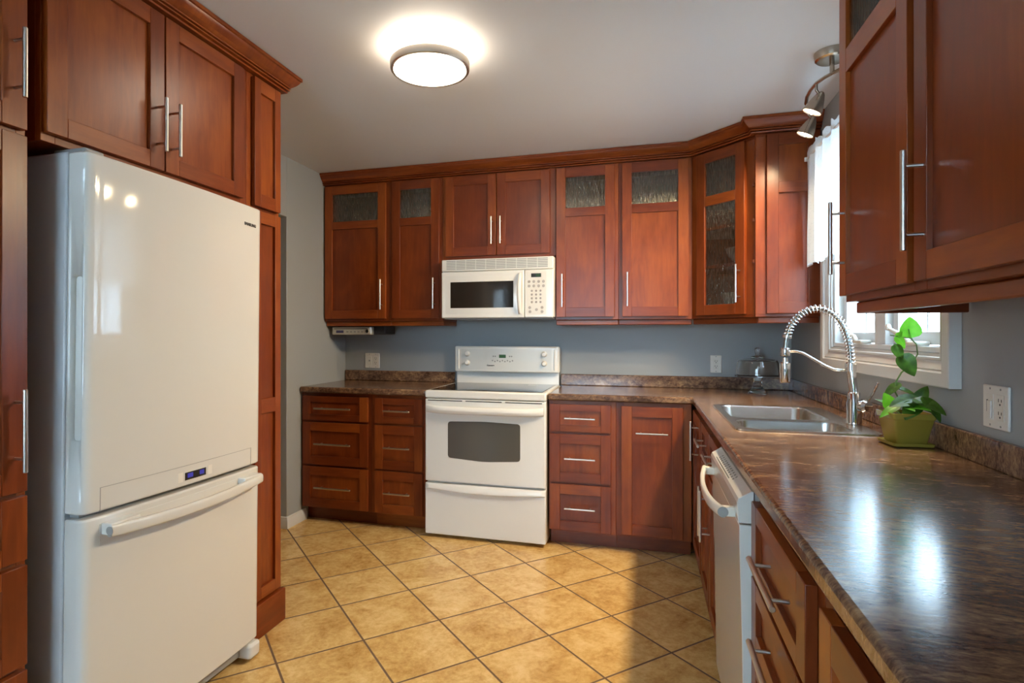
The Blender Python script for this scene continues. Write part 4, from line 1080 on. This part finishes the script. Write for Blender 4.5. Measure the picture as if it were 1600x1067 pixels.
# ------------------------------------------------------------------ under-cabinet radio
def make_radio():
    root = thing('under_cabinet_radio', 'silver radio hung under the upper cabinet in the left corner', 'radio', (-2.93, -0.16, 1.262))
    B = lambda m, *a, **k: m.build(*a, world=True, **k)
    B(MB().box(-3.085, -2.700, -0.215, -0.035, 1.266, 1.358), 'body', plain('radio_black', (0.03, 0.03, 0.035), 0.4), root, bevel=0.006)
    fp = B(MB().prism(fillet([(-3.108, -0.2155), (-3.108, -0.262), (-2.785, -0.262), (-2.785, -0.2155)], [0, 0.02, 0.02, 0]), 1.263, 1.322, 'z', 'x'), 'front_panel', plain('radio_silver', (0.55, 0.54, 0.50), 0.3, metal=0.5), root, bevel=0.006)
    B(MB().box(-3.068, -3.008, -0.2635, -0.260, 1.277, 1.296), 'display', plain('radio_display', (0.07, 0.07, 0.16), 0.2), fp)
    B(MB().box(-3.085, -2.815, -0.2630, -0.260, 1.304, 1.309), 'disc_slot', DARK, fp)
    for i in range(5): B(MB().box(-2.985+i*0.030, -2.967+i*0.030, -0.2642, -0.260, 1.280, 1.291), 'button', GREYP, fp, bevel=0.001)
    B(MB().lathe([(0, 0), (0.013, 0), (0.012, 0.008), (0, 0.008)], M=Matrix.Translation((-2.815, -0.2615, 1.290)) @ Matrix.Rotation(PI/2, 4, 'X')), 'dial', CHROME, fp)
make_radio()

# ------------------------------------------------------------------ glass cake stand
def make_cake():
    x, y = -0.243, -0.275; z = ZC1 + 0.0004
    root = thing('cake_stand', 'clear ribbed glass cake stand with a domed lid in the back corner', 'cake stand', (x, y, z))
    MB().lathe([(0, 0.006), (0.030, 0.004), (0.052, 0.0), (0.054, 0.003), (0.040, 0.014), (0.026, 0.036), (0.022, 0.062), (0.030, 0.078), (0.115, 0.083), (0.124, 0.081), (0.125, 0.088), (0.118, 0.091), (0, 0.089)], (x, y, z), 48).build('pedestal_plate', GLASS, root, world=True)
    # fluted dome
    prof = [(0.117, 0.0915), (0.115, 0.12), (0.111, 0.15), (0.104, 0.162), (0.080, 0.168), (0.030, 0.171), (0.0, 0.172)]
    inner = [(0.0, 0.169), (0.030, 0.168), (0.078, 0.165), (0.101, 0.159), (0.107, 0.148), (0.111, 0.12), (0.113, 0.0915)]
    dome = MB(); seg = 112; rings = []
    for r_, h_ in prof + inner:
        row = []
        for k in range(seg):
            a = 2*PI*k/seg; rib = 0.0016 if (k % 2 and r_ > 0.09 and (r_, h_) in prof) else 0.0
            row.append(dome.bm.verts.new((x+(r_+rib)*math.cos(a), y+(r_+rib)*math.sin(a), z+h_)))
        rings.append(row)
    for a_, b_ in zip(rings, rings[1:]+rings[:1]):
        for k in range(seg): dome.bm.faces.new([a_[k], a_[(k+1) % seg], b_[(k+1) % seg], b_[k]])
    bmesh.ops.remove_doubles(dome.bm, verts=dome.bm.verts, dist=1e-6)
    bmesh.ops.recalc_face_normals(dome.bm, faces=dome.bm.faces)
    lid = dome.build('dome_lid', GLASS, root, world=True)
    MB().lathe([(0, 0.1725), (0.034, 0.1725), (0.036, 0.178), (0.014, 0.184), (0.012, 0.192), (0.017, 0.204), (0.016, 0.216), (0.008, 0.222), (0, 0.223)], (x, y, z), 28).build('lid_knob', GLASS, lid, world=True)
    root.scale = (1, 1, 1.22)
make_cake()

# ------------------------------------------------------------------ potted plant
def make_plant():
    c = Vector((-0.0945, -1.915, ZC1+0.0004))
    root = thing('potted_plant', 'trailing heart-leaf plant in a square olive green pot on the worktop', 'plant', tuple(c), math.radians(5))
    def sq(m, levels):
        bm = m.bm; rings = []
        for h, z in levels:
            P = rrect(-h, h, -h, h, min(0.008, h*0.3), 3); rings.append([bm.verts.new((p[0], p[1], z)) for p in P])
        n = len(rings[0])
        for a, b in zip(rings, rings[1:]):
            for k in range(n): bm.faces.new([a[k], a[(k+1) % n], b[(k+1) % n], b[k]])
        bm.faces.new(rings[0][::-1]); bm.faces.new(rings[-1])
        bmesh.ops.recalc_face_normals(bm, faces=bm.faces)
        return m
    sq(MB(), [(0.050, 0.0), (0.056, 0.003), (0.058, 0.012), (0.054, 0.0125), (0.050, 0.006)]).build('saucer', POT, root)
    sq(MB(), [(0.040, 0.0070), (0.043, 0.011), (0.056, 0.084), (0.059, 0.087), (0.061, 0.104), (0.057, 0.1045), (0.054, 0.095), (0.052, 0.092)]).build('pot', POT, root)
    sq(MB(), [(0.050, 0.0925), (0.0505, 0.0955)]).build('soil', SOIL, root)
    def pt(x, z, y=-1.86): return (x, y, z)
    vine = [(-0.095, -1.90, 1.008), (-0.090, -1.885, 1.035), (-0.103, -1.862, 1.075), (-0.100, -1.86, 1.110), (-0.085, -1.86, 1.140), (-0.055, -1.86, 1.170), (-0.040, -1.86, 1.200), (-0.043, -1.86, 1.232), (-0.060, -1.862, 1.252), (-0.085, -1.866, 1.256), (-0.120, -1.870, 1.262)]
    MB().tube(vine, [0.0025]*5 + [0.002]*6, 8).build('vine', STEM, root, world=True)
    for P in ([(-0.05, -1.86, 1.240), (-0.062, -1.862, 1.262), (-0.066, -1.863, 1.282)], [(-0.09, -1.90, 1.005), (-0.080, -1.91, 1.035), (-0.055, -1.905, 1.056)], [(-0.10, -1.91, 1.005), (-0.125, -1.92, 1.034)], [(-0.08, -1.91, 1.005), (-0.072, -1.93, 1.062)], [(-0.085, -1.91, 1.005), (-0.080, -1.945, 1.045)], [(-0.10, -1.90, 1.005), (-0.125, -1.895, 1.030)]):
        MB().tube(P, 0.0016, 6).build('stem', STEM, root, world=True)
    def leaf(base, tip_dir, up, L, Wd, mat, fold=0.25, curl=0.2):
        d = Vector(tip_dir).normalized(); n = Vector(up); n = (n - d*n.dot(d)).normalized(); s = d.cross(n)
        b = Vector(base)
        def fn(u, v):
            # u along the leaf, v across; heart outline with two lobes behind the stalk
            wv = (math.sin(PI*min(1, u**0.62)))**0.75 * (1-0.18*u) if 0 < u < 1 else 0.0
            q = 2*v-1
            lobe = -0.16*(abs(q)**0.8)*(1-u)**2*(1 if u < 0.7 else 0)
            return tuple(b + d*(L*(u+lobe)) + s*(q*wv*Wd*0.5) + n*(abs(q)*wv*Wd*fold*0.5 - curl*L*u*u))
        MB().grid(fn, 14, 10).build('leaf', mat, root, world=True, sharp=80)
    A = [
        # base, direction, up, length, width, material, fold
        ((-0.060, -1.864, 1.262), (-0.05, 0.0, 1), (-0.25, -1, 0.1), 0.060, 0.064, LEAFB, 0.08, 0.05),
        ((-0.098, -1.866, 1.256), (0.45, -0.1, -0.9), (-0.4, -1, 0.3), 0.044, 0.028, LEAFB, 0.3, 0.2),
        ((-0.100, -1.868, 1.258), (0.6, -0.2, 0.7), (0, -1, 0.3), 0.022, 0.018, LEAFB, 0.3, 0.2),
        ((-0.103, -1.866, 1.226), (0.35, -0.1, -1), (-0.5, -1, 0.2), 0.050, 0.034, LEAF, 0.3, 0.2),
        ((-0.082, -1.864, 1.192), (0.45, -0.2, -0.95), (-0.3, -1, 0.3), 0.070, 0.058, LEAF, 0.18, 0.2),
        ((-0.095, -1.862, 1.100), (-0.85, -0.3, -0.65), (-0.2, -0.6, 1), 0.066, 0.034, LEAF, 0.3, 0.2),
        ((-0.095, -1.862, 1.088), (0.85, -0.25, -0.25), (0, -0.5, 1), 0.062, 0.030, LEAF, 0.3, 0.25),
        ((-0.125, -1.905, 1.030), (-0.5, -0.3, 0.75), (-0.6, -1, 0.4), 0.055, 0.046, LEAFB, 0.2, 0.2),
        ((-0.072, -1.925, 1.062), (-0.95, -0.45, -0.20), (0, -0.7, 1), 0.092, 0.056, LEAF, 0.15, 0.1),
        ((-0.080, -1.945, 1.045), (-0.55, -0.6, -0.50), (-0.2, -1, 0.7), 0.070, 0.056, LEAF, 0.2, 0.15),
        ((-0.125, -1.935, 1.036), (-0.90, -0.3, -0.42), (-0.3, -0.6, 1), 0.062, 0.034, LEAFB, 0.2, 0.2),
        ((-0.055, -1.905, 1.055), (0.35, -0.1, 0.75), (-0.4, -1, 0.2), 0.052, 0.042, LEAF, 0.25, 0.2),
        ((-0.070, -1.940, 1.060), (0.60, -0.75, -0.30), (0.2, -0.7, 0.8), 0.085, 0.062, LEAF, 0.2, 0.2),
        ((-0.055, -1.950, 1.062), (0.40, -0.75, -0.85), (0.4, -0.9, 0.6), 0.080, 0.048, LEAF, 0.2, 0.15),
        ((-0.095, -1.920, 1.045), (0.25, -0.7, 0.25), (0, -0.7, 1), 0.060, 0.042, LEAF, 0.2, 0.2),
        ((-0.085, -1.890, 1.030), (0.2, 0.8, 0.4), (0, -0.3, 1), 0.060, 0.044, LEAF, 0.2, 0.2),
        ((-0.125, -1.890, 1.030), (-0.5, 0.6, 0.5), (0, 0, 1), 0.055, 0.040, LEAF, 0.2, 0.2),
        ((-0.085, -1.955, 1.038), (0.35, -0.55, 0.05), (0, -0.6, 1), 0.048, 0.034, LEAFB, 0.2, 0.2),
        ((-0.105, -1.945, 1.036), (0.15, -0.6, 0.0), (0, -0.6, 1), 0.040, 0.030, LEAFB, 0.2, 0.2),
        ((-0.065, -1.960, 1.036), (0.15, -0.5, -0.05), (0, -0.6, 1), 0.036, 0.026, LEAF, 0.2, 0.2),
    ]
    for a_ in A: leaf(*a_)
make_plant()
